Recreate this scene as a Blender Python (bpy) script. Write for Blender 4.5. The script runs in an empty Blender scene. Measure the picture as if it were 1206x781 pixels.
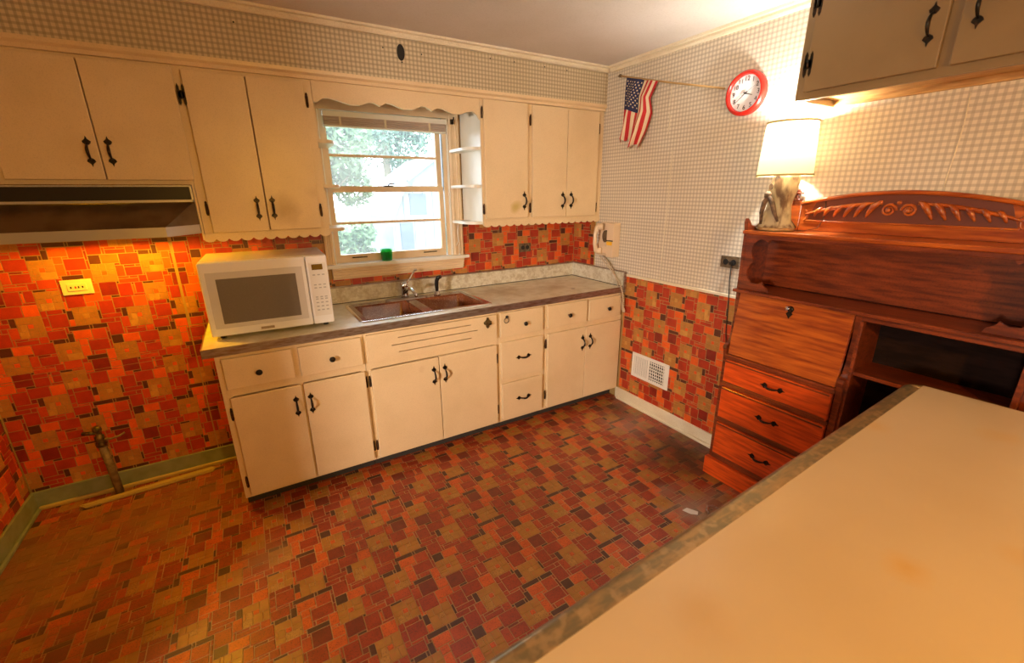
import bpy, bmesh, math, random
from mathutils import Vector, Matrix
random.seed(7)
S = bpy.context.scene
COL = S.collection

# ------------------------------------------------------------------ camera
def cam_axes(yaw, pitch, roll):
    f = Vector((math.sin(yaw)*math.cos(pitch), math.cos(yaw)*math.cos(pitch), math.sin(pitch)))
    r = Vector((math.cos(yaw), -math.sin(yaw), 0)); u = r.cross(f)
    c, s = math.cos(roll), math.sin(roll)
    return r*c+u*s, u*c-r*s, f
CAM = Vector((-2.3821, -2.98, 1.5894)); FPX = 514.0
AR, AU, AF = cam_axes(0.5338, -0.3058, -0.0096)
cd = bpy.data.cameras.new('camera'); cam = bpy.data.objects.new('camera', cd); COL.objects.link(cam)
cd.sensor_width = 36; cd.lens = 36*FPX/1206; cd.clip_start = 0.05; cd.clip_end = 200
cam.matrix_world = Matrix(((AR.x, AU.x, -AF.x, CAM.x), (AR.y, AU.y, -AF.y, CAM.y), (AR.z, AU.z, -AF.z, CAM.z), (0, 0, 0, 1)))
cd.dof.use_dof = True; cd.dof.focus_distance = 2.9; cd.dof.aperture_fstop = 3.2
S.camera = cam
def project(p):
    v = Vector(p)-CAM; z = v.dot(AF)
    if z < .1: return None
    return 603+FPX*v.dot(AR)/z, 390.5-FPX*v.dot(AU)/z, z

# ------------------------------------------------------------------ world, lights, exposure
vs = S.view_settings; vs.view_transform = 'Standard'; vs.look = 'None'; vs.gamma = 1; vs.exposure = 0.0; vs.use_curve_mapping = False
W = bpy.data.worlds.new('sky'); S.world = W; W.use_nodes = True
bg = W.node_tree.nodes['Background']; bg.inputs[0].default_value = (.80, .91, 1.0, 1); bg.inputs[1].default_value = 11.0

def area(name, loc, target, size, power, color, size_y=None, spread=None):
    l = bpy.data.lights.new(name, 'AREA'); l.size = size; l.energy = power; l.color = color
    if size_y: l.shape = 'RECTANGLE'; l.size_y = size_y
    if spread: l.spread = spread
    o = bpy.data.objects.new(name, l); COL.objects.link(o); o.location = loc
    o.rotation_euler = (Vector(target)-Vector(loc)).to_track_quat('-Z', 'Y').to_euler(); return o
def point(name, loc, power, color, r=.04):
    l = bpy.data.lights.new(name, 'POINT'); l.energy = power; l.color = color; l.shadow_soft_size = r
    o = bpy.data.objects.new(name, l); COL.objects.link(o); o.location = loc; return o
sun = bpy.data.lights.new('sun', 'SUN'); sun.energy = 5; sun.angle = .02; sun.color = (1, .96, .88)
so = bpy.data.objects.new('sun', sun); COL.objects.link(so); so.rotation_euler = (math.radians(38), 0, math.radians(-35))
pt = area('window_portal', (-1.52, .17, 1.625), (-1.52, -1.6, 1.625), .80, 1, (1, 1, 1), .90); pt.data.cycles.is_portal = True
area('added_room_light', (-5.6, -3.65, 1.55), (-1.0, -.6, .7), .40, 34, (1.0, .84, .70), .40, math.radians(70))  # side light set in the added room, shining through the added doorway
area('rear_doorway_light', (-.55, -4.9, 1.75), (-.7, 0, 1.3), 1.0, 15, (1.0, .86, .68), 1.4)  # added fill light from behind; no doorway is built there
point('hood_bulb', (-2.95, -.235, 1.492), 26, (1.0, .48, .012), .025)
point('added_pendant_bulb', (-1.90, -4.05, 1.90), 99, (1.0, .50, .055), .05)  # bulb of the added, unseen pendant
point('table_lamp_bulb', (-.13, -1.742, 1.852), 37, (1.0, .97, .90), .03)

# ------------------------------------------------------------------ materials
MATS = {}
def srgb(r, g, b):
    f = lambda c: (c/255/12.92) if c/255 <= .04045 else ((c/255+.055)/1.055)**2.4
    return (f(r), f(g), f(b))
def _n(nt, t, **k):
    n = nt.nodes.new(t)
    for a, v in k.items(): setattr(n, a, v)
    return n
def mix(nt, fac, a, b, mode='MIX'):
    n = _n(nt, 'ShaderNodeMix', data_type='RGBA', blend_type=mode)
    for s, v in ((0, fac), (6, a), (7, b)):
        if hasattr(v, 'is_output') or hasattr(v, 'links'): nt.links.new(v, n.inputs[s])
        elif s == 0: n.inputs[0].default_value = v
        else: n.inputs[s].default_value = (*v, 1)
    return n.outputs[2]
def maprange(nt, v, a, b, c=0, d=1):
    n = _n(nt, 'ShaderNodeMapRange'); nt.links.new(v, n.inputs[0])
    for i, x in zip((1, 2, 3, 4), (a, b, c, d)): n.inputs[i].default_value = x
    return n.outputs[0]
def mat(name, col, rough=.5, col2=None, nscale=6, nlo=.4, nhi=.65, speck=None, sscale=180, samt=.3, metal=0,
        bump=0, bscale=60, stains=(), coat=0, stretch=None, detail=4, spec=None, trans=0, emis=None, estr=0):
    if name in MATS: return MATS[name]
    m = bpy.data.materials.new(name); m.use_nodes = True; nt = m.node_tree; L = nt.links
    p = nt.nodes['Principled BSDF']; p.inputs['Roughness'].default_value = rough; p.inputs['Metallic'].default_value = metal
    if coat: p.inputs['Coat Weight'].default_value = coat; p.inputs['Coat Roughness'].default_value = .12
    if spec is not None: p.inputs['Specular IOR Level'].default_value = spec
    if trans: p.inputs['Transmission Weight'].default_value = trans
    if emis: p.inputs['Emission Color'].default_value = (*emis, 1); p.inputs['Emission Strength'].default_value = estr
    g = _n(nt, 'ShaderNodeNewGeometry'); pos = g.outputs['Position']
    if stretch:
        mp = _n(nt, 'ShaderNodeMapping'); L.new(pos, mp.inputs[0]); mp.inputs['Scale'].default_value = stretch; v = mp.outputs[0]
    else: v = pos
    out = None
    if col2:
        no = _n(nt, 'ShaderNodeTexNoise'); L.new(v, no.inputs[0]); no.inputs['Scale'].default_value = nscale; no.inputs['Detail'].default_value = detail
        out = mix(nt, maprange(nt, no.outputs[0], nlo, nhi), col, col2)
    if speck:
        no = _n(nt, 'ShaderNodeTexNoise'); L.new(pos, no.inputs[0]); no.inputs['Scale'].default_value = sscale; no.inputs['Detail'].default_value = 2
        out = mix(nt, maprange(nt, no.outputs[0], .52, .66, 0, samt), out if out else col, speck)
    if stains:
        no = _n(nt, 'ShaderNodeTexNoise'); L.new(pos, no.inputs[0]); no.inputs['Scale'].default_value = 9; no.inputs['Detail'].default_value = 6
        for (c, r, sc, st) in stains:
            d = _n(nt, 'ShaderNodeVectorMath', operation='DISTANCE'); L.new(pos, d.inputs[0]); d.inputs[1].default_value = c
            ad = _n(nt, 'ShaderNodeMath', operation='MULTIPLY_ADD'); L.new(no.outputs[0], ad.inputs[0]); ad.inputs[1].default_value = -1.6*r; L.new(d.outputs['Value'], ad.inputs[2])
            out = mix(nt, maprange(nt, ad.outputs[0], .2*r, -.7*r, 0, st), out if out else col, sc)
    if out: L.new(out, p.inputs['Base Color'])
    else: p.inputs['Base Color'].default_value = (*col, 1)
    if bump:
        no = _n(nt, 'ShaderNodeTexNoise'); L.new(v, no.inputs[0]); no.inputs['Scale'].default_value = bscale; no.inputs['Detail'].default_value = 3
        b = _n(nt, 'ShaderNodeBump'); b.inputs['Strength'].default_value = bump; b.inputs['Distance'].default_value = .002
        L.new(no.outputs[0], b.inputs['Height']); L.new(b.outputs[0], p.inputs['Normal'])
    MATS[name] = m; return m

CREAM = (.77, .60, .37)
M_cab = mat('cream_painted_wood', CREAM, .32, (.71, .545, .32), 5, .45, .75, (.46, .33, .19), 240, .22, bump=.12, bscale=160,
            stains=[((-2.20, -.35, 1.53), .10, (.36, .20, .08), .55), ((-2.05, -.35, 1.60), .05, (.40, .24, .1), .4), ((-.77, -.345, 1.50), .05, (.50, .36, .07), .9), ((-.50, -.345, 1.55), .012, (.40, .22, .05), .8),
                    ((-1.62, -.645, .60), .03, (.52, .33, .18), .5)])
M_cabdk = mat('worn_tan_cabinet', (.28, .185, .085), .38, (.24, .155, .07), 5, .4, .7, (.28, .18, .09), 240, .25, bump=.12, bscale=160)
M_rawwood = mat('raw_cabinet_underside', (.62, .36, .12), .5, (.40, .20, .06), 14, .4, .7, stretch=(6, .8, 6))
M_trim = mat('ivory_trim_paint', (.78, .70, .52), .4, (.70, .60, .42), 5, speck=(.4, .3, .18), sscale=150, samt=.2)
M_case = mat('window_casing_paint', (.76, .60, .40), .42, (.68, .50, .31), 6, .45, .75)
M_white = mat('white_paint', (.82, .82, .76), .35, (.76, .75, .68), 4)
M_ceil = mat('ceiling_paint', (.70, .64, .58), .8, (.66, .60, .53), 3, speck=(.5, .42, .36), sscale=120, samt=.2)
M_toe = mat('dark_toe_kick', (.035, .03, .025), .8)
M_iron = mat('blackened_iron', (.022, .018, .013), .38, (.07, .035, .018), 60, .5, .7, metal=.7)
M_rust = mat('rusty_hinge', (.09, .04, .018), .5, (.03, .018, .012), 80, metal=.6)
M_chrome = mat('chrome', (.75, .75, .76), .1, metal=1)
M_alu = mat('brushed_metal_edging', (.42, .37, .33), .33, (.28, .20, .15), 20, metal=.85, stretch=(1, 6, 6))
M_lam = mat('mottled_laminate', (.80, .75, .58), .33, (.66, .59, .40), 14, .42, .62, (.78, .78, .70), 60, .5, spec=.75,
            stains=[((-.9, -.25, .92), .28, (.34, .22, .06), .6), ((-.45, -.35, .92), .14, (.36, .25, .08), .5), ((-2.3, -.45, .92), .3, (.50, .42, .12), .35), ((-.37, -.47, .914), .018, (.12, .05, .02), .9)])
M_splash = mat('mottled_backsplash', (.62, .58, .46), .3, (.48, .42, .30), 30, .42, .6, (.74, .72, .64), 70, .5)
M_sink = mat('copper_brown_enamel', (.20, .058, .020), .16, (.14, .035, .012), 12, .4, .7, (.36, .18, .1), 120, .35, coat=.6)
M_mw = mat('white_plastic', (.88, .89, .92), .22, coat=.2)
M_mwgray = mat('pale_grey_plastic', (.66, .66, .68), .25)
M_mwwin = mat('oven_window_mesh', (.155, .14, .125), .28, (.185, .17, .155), 400, coat=.2)
M_disp = mat('amber_display', (.16, .09, .01), .2)
M_black = mat('black_plastic', (.012, .012, .012), .3)
M_hood = mat('aged_hood_metal', (.19, .13, .07), .30, (.13, .085, .045), 10, metal=.75)
M_hoodlip = mat('brushed_hood_lip', (.62, .63, .64), .30, metal=.75)
M_hoodblk = mat('black_hood_panel', (.012, .010, .010), .35)
M_ivory = mat('ivory_phone_plastic', (.72, .55, .37), .28, coat=.2)
M_cord = mat('beige_cord', (.60, .48, .33), .5)
M_yel = mat('yellow_label', (.90, .50, .03), .5)
M_outy = mat('ivory_outlet_plate', (.78, .70, .42), .35)
M_outm = mat('brown_metal_plate', (.20, .15, .09), .35, (.12, .08, .05), 60, metal=.5)
M_vent = mat('white_register_metal', (.76, .74, .68), .35)
M_red = mat('red_clock_plastic', (.52, .018, .010), .25, coat=.15)
M_face = mat('clock_face', (.86, .87, .88), .4)
M_ink = mat('black_ink', (.01, .01, .01), .5)
M_fred = mat('flag_red', (.50, .02, .025), .8)
M_fwht = mat('flag_cream', (.76, .62, .42), .8)
M_fblu = mat('flag_navy', (.018, .022, .075), .8)
M_pole = mat('thin_wooden_dowel', (.42, .26, .10), .5)
M_wood = mat('red_oak_varnish', (.25, .048, .012), .30, (.10, .018, .007), 9, .38, .66, stretch=(5, .7, 7), bump=.15, bscale=30, coat=.25, detail=8, speck=(.05, .012, .006), sscale=160, samt=.35)
M_woodlt = mat('orange_oak_varnish', (.50, .115, .014), .28, (.24, .040, .008), 7, .36, .66, stretch=(3, .75, 9), bump=.15, bscale=30, coat=.3, detail=10)
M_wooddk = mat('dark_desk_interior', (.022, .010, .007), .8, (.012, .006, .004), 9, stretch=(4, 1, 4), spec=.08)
M_wooddr = mat('drawer_oak_varnish', (.74, .095, .010), .28, (.42, .048, .007), 8, .38, .66, stretch=(3, .8, 9), bump=.15, bscale=30, coat=.3, detail=9)
M_isl = mat('tan_laminate_top', (.62, .475, .30), .33, (.57, .425, .26), 2.2, .35, .7, coat=.12,
            stains=[((-1.42, -2.80, .914), .055, (.62, .36, .10), .7), ((-.62, -2.75, .914), .06, (.6, .38, .14), .5), ((-.85, -2.53, .914), .05, (.6, .37, .13), .5), ((-1.83, -2.66, .914), .06, (.55, .36, .16), .5), ((-1.2, -2.9, .914), .04, (.60, .37, .14), .4)])
M_isledge = mat('worn_bronze_edge_band', (.20, .155, .085), .34, (.34, .22, .10), 16, .45, .62, metal=.45, speck=(.5, .34, .18), sscale=40, samt=.5, stretch=(1, 4, 4))
M_islbody = mat('island_cabinet_paint', (.55, .42, .26), .5)
M_basegrn = mat('sage_green_paint', (.26, .30, .19), .45, (.20, .24, .14), 12)
M_round = mat('yellowed_shoe_moulding', (.50, .38, .12), .45)
M_pipe = mat('aged_pipe_paint', (.27, .20, .09), .5, (.16, .11, .05), 40)
M_brass = mat('tarnished_brass', (.20, .14, .05), .4, (.05, .04, .02), 60, metal=.7)
M_shed = mat('grey_shed_siding', (.19, .20, .225), .8, (.155, .165, .19), 4)
M_sheddk = mat('dark_shed_window', (.05, .06, .085), .3)
M_leaf = mat('leaf_green', (.055, .105, .04), .6, (.095, .155, .065), 3, .3, .7)
M_leaf2 = mat('leaf_blue_green', (.048, .10, .06), .6, (.08, .14, .09), 3, .3, .7)
M_bark = mat('bark', (.12, .09, .06), .9)
M_lawn = mat('lawn_grass', (0.12, 0.19, 0.07), .9, (0.17, 0.23, 0.11), 3)
M_blind = mat('woven_shade_slats', (.60, .50, .44), .7, (.50, .40, .34), 40, stretch=(.3, 1, 8))
M_green = mat('green_glass', (.03, .62, .16), .05, trans=.85)
M_log = mat('birch_log_bark', (.46, .36, .20), .8, (.13, .07, .03), 22, .44, .58, bump=.6, bscale=45, stretch=(1, 1, .45), stains=[((-.24, -1.70, 1.57), .05, (.045, .025, .012), .9)])
M_logdk = mat('dark_bark', (.06, .035, .02), .8, (.22, .13, .07), 40, bump=.6, bscale=60)
M_lbase = mat('lamp_base_wood', (.60, .36, .13), .4, (.40, .21, .07), 20)
M_debris = mat('paint_chip', (.66, .60, .52), .8)

def glass_mat(name, tint, fac):
    m = bpy.data.materials.new(name); m.use_nodes = True; nt = m.node_tree; nt.nodes.clear()
    o = _n(nt, 'ShaderNodeOutputMaterial'); t = _n(nt, 'ShaderNodeBsdfTransparent'); t.inputs[0].default_value = (*tint, 1)
    g = _n(nt, 'ShaderNodeBsdfGlossy'); g.inputs['Roughness'].default_value = .02
    f = _n(nt, 'ShaderNodeFresnel'); f.inputs[0].default_value = 1.45
    mx = _n(nt, 'ShaderNodeMixShader'); nt.links.new(f.outputs[0], mx.inputs[0]); nt.links.new(t.outputs[0], mx.inputs[1]); nt.links.new(g.outputs[0], mx.inputs[2])
    # translucent white film: washed-out haze painted into the pane
    d = _n(nt, 'ShaderNodeBsdfTranslucent'); d.inputs[0].default_value = (.85, .9, .95, 1)
    m2 = _n(nt, 'ShaderNodeMixShader'); m2.inputs[0].default_value = fac; nt.links.new(mx.outputs[0], m2.inputs[1]); nt.links.new(d.outputs[0], m2.inputs[2])
    nt.links.new(m2.outputs[0], o.inputs[0]); return m
M_pane = glass_mat('dusty_window_glass', (.97, .99, 1.0), .055)

def shade_mat():
    m = bpy.data.materials.new('linen_lamp_shade'); m.use_nodes = True; nt = m.node_tree; nt.nodes.clear()
    o = _n(nt, 'ShaderNodeOutputMaterial'); d = _n(nt, 'ShaderNodeBsdfDiffuse'); d.inputs[0].default_value = (.85, .76, .56, 1)
    t = _n(nt, 'ShaderNodeBsdfTranslucent'); t.inputs[0].default_value = (.93, .80, .45, 1)
    mx = _n(nt, 'ShaderNodeMixShader'); mx.inputs[0].default_value = .085
    nt.links.new(d.outputs[0], mx.inputs[1]); nt.links.new(t.outputs[0], mx.inputs[2]); nt.links.new(mx.outputs[0], o.inputs[0]); return m
M_shade = shade_mat()

def gingham(name, base, st, pitch=.0238, u='X'):
    m = bpy.data.materials.new(name); m.use_nodes = True; nt = m.node_tree; L = nt.links
    p = nt.nodes['Principled BSDF']; p.inputs['Roughness'].default_value = .55
    g = _n(nt, 'ShaderNodeNewGeometry'); sx = _n(nt, 'ShaderNodeSeparateXYZ'); L.new(g.outputs['Position'], sx.inputs[0])
    def stripe(sock):
        a = _n(nt, 'ShaderNodeMath', operation='MULTIPLY'); L.new(sock, a.inputs[0]); a.inputs[1].default_value = 2*math.pi/pitch
        s = _n(nt, 'ShaderNodeMath', operation='SINE'); L.new(a.outputs[0], s.inputs[0])
        return maprange(nt, s.outputs[0], -.05, .45)
    n = _n(nt, 'ShaderNodeTexNoise'); L.new(g.outputs['Position'], n.inputs[0]); n.inputs['Scale'].default_value = 2.5
    b = mix(nt, maprange(nt, n.outputs[0], .35, .7), base, tuple(c*k for c, k in zip(base, (.93, .90, .84))))
    hu = _n(nt, 'ShaderNodeMath', operation='MULTIPLY'); L.new(stripe(sx.outputs[u]), hu.inputs[0]); hu.inputs[1].default_value = .50
    hv = _n(nt, 'ShaderNodeMath', operation='MULTIPLY'); L.new(stripe(sx.outputs['Z']), hv.inputs[0]); hv.inputs[1].default_value = .50
    c = mix(nt, hu.outputs[0], b, st); c = mix(nt, hv.outputs[0], c, st)
    L.new(c, p.inputs['Base Color']); return m
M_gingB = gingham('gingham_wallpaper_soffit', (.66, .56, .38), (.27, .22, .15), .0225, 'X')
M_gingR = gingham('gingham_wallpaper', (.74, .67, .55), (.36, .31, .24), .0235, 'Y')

# vinyl mosaic: grout and tile classes for the walls and (more worn) for the floor
GR = dict(
 wall=mat('wall_vinyl_grout', (.38, .24, .085), .5),
 floor=mat('floor_vinyl_grout', (.21, .13, .06), .45, (.14, .08, .035), 5))
wallcols = dict(tanlight=((0.575, 0.288, 0.065), (0.475, 0.216, 0.050)), tan=((0.450, 0.204, 0.045), (0.350, 0.156, 0.035)), orange=((0.775, 0.120, 0.014), (0.650, 0.090, 0.012)), red=((0.450, 0.036, 0.010), (0.338, 0.026, 0.008)),
                dark=((0.275, 0.019, 0.008), (0.188, 0.014, 0.007)), brown=((0.106, 0.026, 0.012), (0.075, 0.019, 0.010)), rust=((0.575, 0.066, 0.012), (0.475, 0.048, 0.010)))
floorcols = dict(tanlight=((.42, .20, .04), (.34, .155, .03)), tan=((.37, .165, .026), (.29, .125, .02)), orange=((.56, .10, .014), (.44, .075, .012)), red=((.31, .040, .012), (.23, .028, .010)),
                 dark=((.19, .026, .011), (.14, .02, .009)), brown=((.085, .030, .015), (.06, .02, .011)), rust=((.40, .06, .014), (.30, .042, .012)))
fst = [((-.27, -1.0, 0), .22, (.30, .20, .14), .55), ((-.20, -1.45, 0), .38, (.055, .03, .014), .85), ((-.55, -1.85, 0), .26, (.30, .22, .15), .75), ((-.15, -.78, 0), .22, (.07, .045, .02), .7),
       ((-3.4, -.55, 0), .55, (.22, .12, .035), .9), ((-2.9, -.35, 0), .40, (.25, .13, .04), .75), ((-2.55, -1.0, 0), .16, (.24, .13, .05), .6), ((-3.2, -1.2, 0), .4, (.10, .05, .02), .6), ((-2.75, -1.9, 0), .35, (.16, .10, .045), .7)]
TM = {}
for k, (a, b) in wallcols.items():
    TM['wall', k] = mat('wall_vinyl_'+k, a, .42, b, 22, .35, .7, (.75, .16, .02) if k == 'tan' else tuple(x*.6 for x in a), 120 if k == 'tan' else 260, .3 if k == 'tan' else .4, coat=.08)
for k, (a, b) in floorcols.items():
    TM['floor', k] = mat('floor_vinyl_'+k, a, .38, b, 22, .35, .7, (.40, .10, .03) if k == 'tan' else (.04, .018, .01), 85 if k == 'tan' else 200, .5, stains=fst, coat=.1)
_g = MATS['floor_vinyl_grout']
GR['floor'] = mat('floor_vinyl_joint', (.42, .27, .11), .45, (.27, .17, .07), 5, stains=fst)

# ------------------------------------------------------------------ mesh helpers
def box(bm, x0, x1, y0, y1, z0, z1, b=0):
    t = bmesh.new()
    v = [t.verts.new((x, y, z)) for x in (x0, x1) for y in (y0, y1) for z in (z0, z1)]
    for f in ((0, 1, 3, 2), (4, 6, 7, 5), (0, 4, 5, 1), (2, 3, 7, 6), (0, 2, 6, 4), (1, 5, 7, 3)): t.faces.new([v[i] for i in f])
    bmesh.ops.recalc_face_normals(t, faces=t.faces)
    if b: bmesh.ops.bevel(t, geom=list(t.edges), offset=b, segments=2, profile=.5, affect='EDGES')
    me = bpy.data.meshes.new('tmp'); t.to_mesh(me); t.free(); bm.from_mesh(me); bpy.data.meshes.remove(me)
def put(bm, co, axis):
    a, b, c = co   # a,b in plane, c along axis
    return {'x': (c, a, b), 'y': (a, c, b), 'z': (a, b, c)}[axis]
def prism(bm, pts, axis, c0, c1, b=0):
    t = bmesh.new()
    A = [t.verts.new(put(t, (p[0], p[1], c0), axis)) for p in pts]; B = [t.verts.new(put(t, (p[0], p[1], c1), axis)) for p in pts]
    n = len(pts); f1 = t.faces.new(A); f2 = t.faces.new(B[::-1])
    for i in range(n): t.faces.new((A[i], B[i], B[(i+1) % n], A[(i+1) % n]))
    bmesh.ops.recalc_face_normals(t, faces=t.faces)
    if b: bmesh.ops.bevel(t, geom=[e for e in t.edges if e in set(f1.edges) | set(f2.edges)], offset=b, segments=2, affect='EDGES')
    bmesh.ops.triangulate(t, faces=[f for f in t.faces if len(f.verts) > 4])
    me = bpy.data.meshes.new('tmp'); t.to_mesh(me); t.free(); bm.from_mesh(me); bpy.data.meshes.remove(me)
def tube(bm, pts, r, n=8):
    pts = [Vector(p) for p in pts]; rs = r if isinstance(r, (list, tuple)) else [r]*len(pts); rings = []
    prev = None
    for i, p in enumerate(pts):
        d = (pts[min(i+1, len(pts)-1)]-pts[max(i-1, 0)]).normalized()
        if prev is None: a = d.orthogonal().normalized()
        else: a = (prev-d*prev.dot(d)).normalized()
        prev = a; b = d.cross(a)
        rings.append([bm.verts.new(p+(a*math.cos(2*math.pi*k/n)+b*math.sin(2*math.pi*k/n))*rs[i]) for k in range(n)])
    for i in range(len(rings)-1):
        for k in range(n): bm.faces.new((rings[i][k], rings[i][(k+1) % n], rings[i+1][(k+1) % n], rings[i+1][k])).smooth = True
    bm.faces.new(rings[0][::-1]); bm.faces.new(rings[-1])
def lathe(bm, prof, c, axis='z', n=24, s=(1, 1), cap=True, smooth=True):
    rings = []
    for r, h in prof:
        ring = []
        for k in range(n):
            a = 2*math.pi*k/n; u, v = r*math.cos(a)*s[0], r*math.sin(a)*s[1]
            co = put(bm, (u, v, h), axis); ring.append(bm.verts.new(Vector(co)+Vector(c)))
        rings.append(ring)
    fs = []
    for i in range(len(rings)-1):
        for k in range(n):
            f = bm.faces.new((rings[i][k], rings[i][(k+1) % n], rings[i+1][(k+1) % n], rings[i+1][k])); f.smooth = smooth; fs.append(f)
    if cap: fs.append(bm.faces.new(rings[0][::-1])); fs.append(bm.faces.new(rings[-1]))
    bmesh.ops.recalc_face_normals(bm, faces=fs)
WL = {}
def wloc(o): return WL.get(o.name, Vector((0, 0, 0))) if o else Vector((0, 0, 0))
def obj(name, bm, m, parent=None, label=None, kind=None, origin=None):
    if isinstance(bm, bpy.types.Mesh): me = bm; c = Vector(origin)
    else:
        bm.verts.ensure_lookup_table()
        if origin is None:
            xs = [v.co for v in bm.verts]
            lo = Vector([min(v[i] for v in xs) for i in range(3)]); hi = Vector([max(v[i] for v in xs) for i in range(3)])
            c = (lo+hi)/2
            if parent is None: c.z = lo.z
        else: c = Vector(origin)
        bmesh.ops.translate(bm, verts=bm.verts, vec=-c)
        me = bpy.data.meshes.new(name); bm.to_mesh(me); bm.free()
        for mm in (m if isinstance(m, (list, tuple)) else [m]): me.materials.append(mm)
    o = bpy.data.objects.new(name, me); COL.objects.link(o)
    if parent: o.parent = parent
    o.location = c-wloc(parent); WL[o.name] = c
    if label: o['label'] = label
    if kind: o['kind'] = kind
    return o
def bx(name, dims, m, parent=None, b=.002, label=None, kind=None):
    bm = bmesh.new(); box(bm, *dims, b=b); return obj(name, bm, m, parent, label, kind)
def thing(name, label, cat, loc, group=None):
    o = bpy.data.objects.new(name, None); COL.objects.link(o); o.empty_display_size = .05
    o.location = loc; WL[o.name] = Vector(loc); o['label'] = label; o['category'] = cat
    if group: o['group'] = group
    return o
def tag(o, label, cat, group=None):
    o['label'] = label; o['category'] = cat
    if group: o['group'] = group
    return o
def struct(name, bm, m, parent=None, origin=(0, 0, 0)):
    o = obj(name, bm, m, parent, None, 'structure', origin); return o
def N(): return bmesh.new()

# ------------------------------------------------------------------ room shell
XW = -3.59; YF = -5.2; ZC = 2.43
bm = N(); box(bm, XW-.15, .15, YF-.15, .15, -.12, 0); floor = struct('floor', bm, GR['floor'])
bm = N(); box(bm, XW-.15, .15, YF-.15, .15, ZC, ZC+.1); ceiling = struct('ceiling', bm, M_ceil)
WX0, WX1, WZ0, WZ1 = -1.925, -1.11, 1.165, 2.085
bm = N()
box(bm, XW-.15, WX0, 0, .13, 0, ZC); box(bm, WX1, .15, 0, .13, 0, ZC); box(bm, WX0, WX1, 0, .13, 0, WZ0); box(bm, WX0, WX1, 0, .13, WZ1, ZC)
wall_back = struct('wall_back', bm, GR['wall'])
bm = N(); box(bm, XW-.15, XW, -1.88, 0, 0, ZC); box(bm, XW-.15, XW, YF, -3.7, 0, ZC); box(bm, XW-.15, XW, -3.7, -1.88, 2.05, ZC); wall_left = struct('wall_left', bm, GR['wall'])  # doorway gap added to admit the side light and shade the left
bm = N(); box(bm, XW, 0, YF-.15, YF, 0, ZC); wall_front = struct('wall_front', bm, M_gingB)
bm = N(); box(bm, 0, .15, YF, 0, 0, 1.0); wall_right = struct('wall_right', bm, GR['wall'])
bm = N(); box(bm, -.0012, .15, YF, -.272, 1.0, ZC); box(bm, -.0012, .15, -.272, 0, 1.40, ZC); obj('gingham_wallpaper', bm, M_gingR, wall_right)
bm = N(); box(bm, .0005, .15, -.272, 0, 1.0, 1.40); obj('vinyl_backing', bm, GR['wall'], wall_right)
# added unseen room beyond the added doorway, housing the side light
bm = N(); box(bm, -6.7, -6.6, -5.2, -.9, 0, ZC); box(bm, -6.6, XW-.15, -1.0, -.9, 0, ZC); box(bm, -6.6, XW-.15, -5.2, -5.1, 0, ZC); box(bm, -6.7, XW-.15, -5.2, -.9, -.1, 0); box(bm, -6.7, XW-.15, -5.2, -.9, ZC, ZC+.1); struct('wall_added_room', bm, M_ceil)
# raised wallpaper seams
for (y, z0, z1) in ((-.903, 2.10, 2.27), (-.911, 1.94, 2.06), (-.955, 1.02, 1.84), (-2.30, 1.60, 1.93)):
    bm = N(); pts = []
    for i in range(9):
        t = i/8; pts.append((-.0025, y+.004*math.sin(5*t+z0), z0+(z1-z0)*t))
    tube(bm, pts, .0022, 5); obj('wallpaper_seam', bm, M_trim, wall_right)
# soffit
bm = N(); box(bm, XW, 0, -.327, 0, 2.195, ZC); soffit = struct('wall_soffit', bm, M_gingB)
bm = N()
ov = [(-1.503+.022*math.cos(a*math.pi/16), 2.330+.040*math.sin(a*math.pi/16)) for a in range(32)]
prism(bm, [(-1.56, 2.272), (-1.455, 2.272), (-1.455, 2.385), (-1.56, 2.385)], 'y', -.3285, -.327); pl = obj('cover_patch', bm, M_gingB, soffit)
bm = N(); prism(bm, ov, 'y', -.3295, -.3284); obj('oval_opening', bm, M_black, pl)  # black disc stands in for a hole's darkness; nothing is cut
bm = N()
for (x, z) in ((-1.60, 2.34), (-1.385, 2.335), (-1.50, 2.283), (-.95, 2.37), (-.78, 2.372), (-.55, 2.372), (-.37, 2.372), (-2.28, 2.35)):
    lathe(bm, [(.004, -.0035), (.003, 0)], (x, -.3275, z), 'y', 8)
obj('nail_heads', bm, M_black, soffit, kind='stuff')

# crown mouldings
def crown(profile_y, axis, c0, c1, name):
    bm = N(); prism(bm, profile_y, axis, c0, c1); return struct(name, bm, M_trim)
crown([(-.327, 2.395), (-.343, 2.395), (-.349, 2.405), (-.349, 2.417), (-.363, 2.420), (-.366, 2.43), (-.327, 2.43)], 'x', XW, 0, 'trim_1')
crown([(0, 2.392), (-.016, 2.392), (-.022, 2.402), (-.022, 2.415), (-.036, 2.418), (-.04, 2.43), (0, 2.43)], 'y', YF, -.366, 'trim_2')
bm = N(); prism(bm, [(0, .996), (-.010, .996), (-.010, 1.010), (-.004, 1.014), (0, 1.014)], 'y', YF, -.640); struct('trim_3', bm, M_trim)
bm = N(); prism(bm, [(-.309, 2.150), (-.322, 2.152), (-.322, 2.168), (-.334, 2.178), (-.336, 2.194), (-.309, 2.194)], 'x', XW, -.004); struct('trim_4', bm, M_cab)
# vinyl edge strips
bm = N(); box(bm, -.004, 0, -.276, -.268, 1.03, 1.39); struct('trim_5', bm, M_round)

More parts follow.
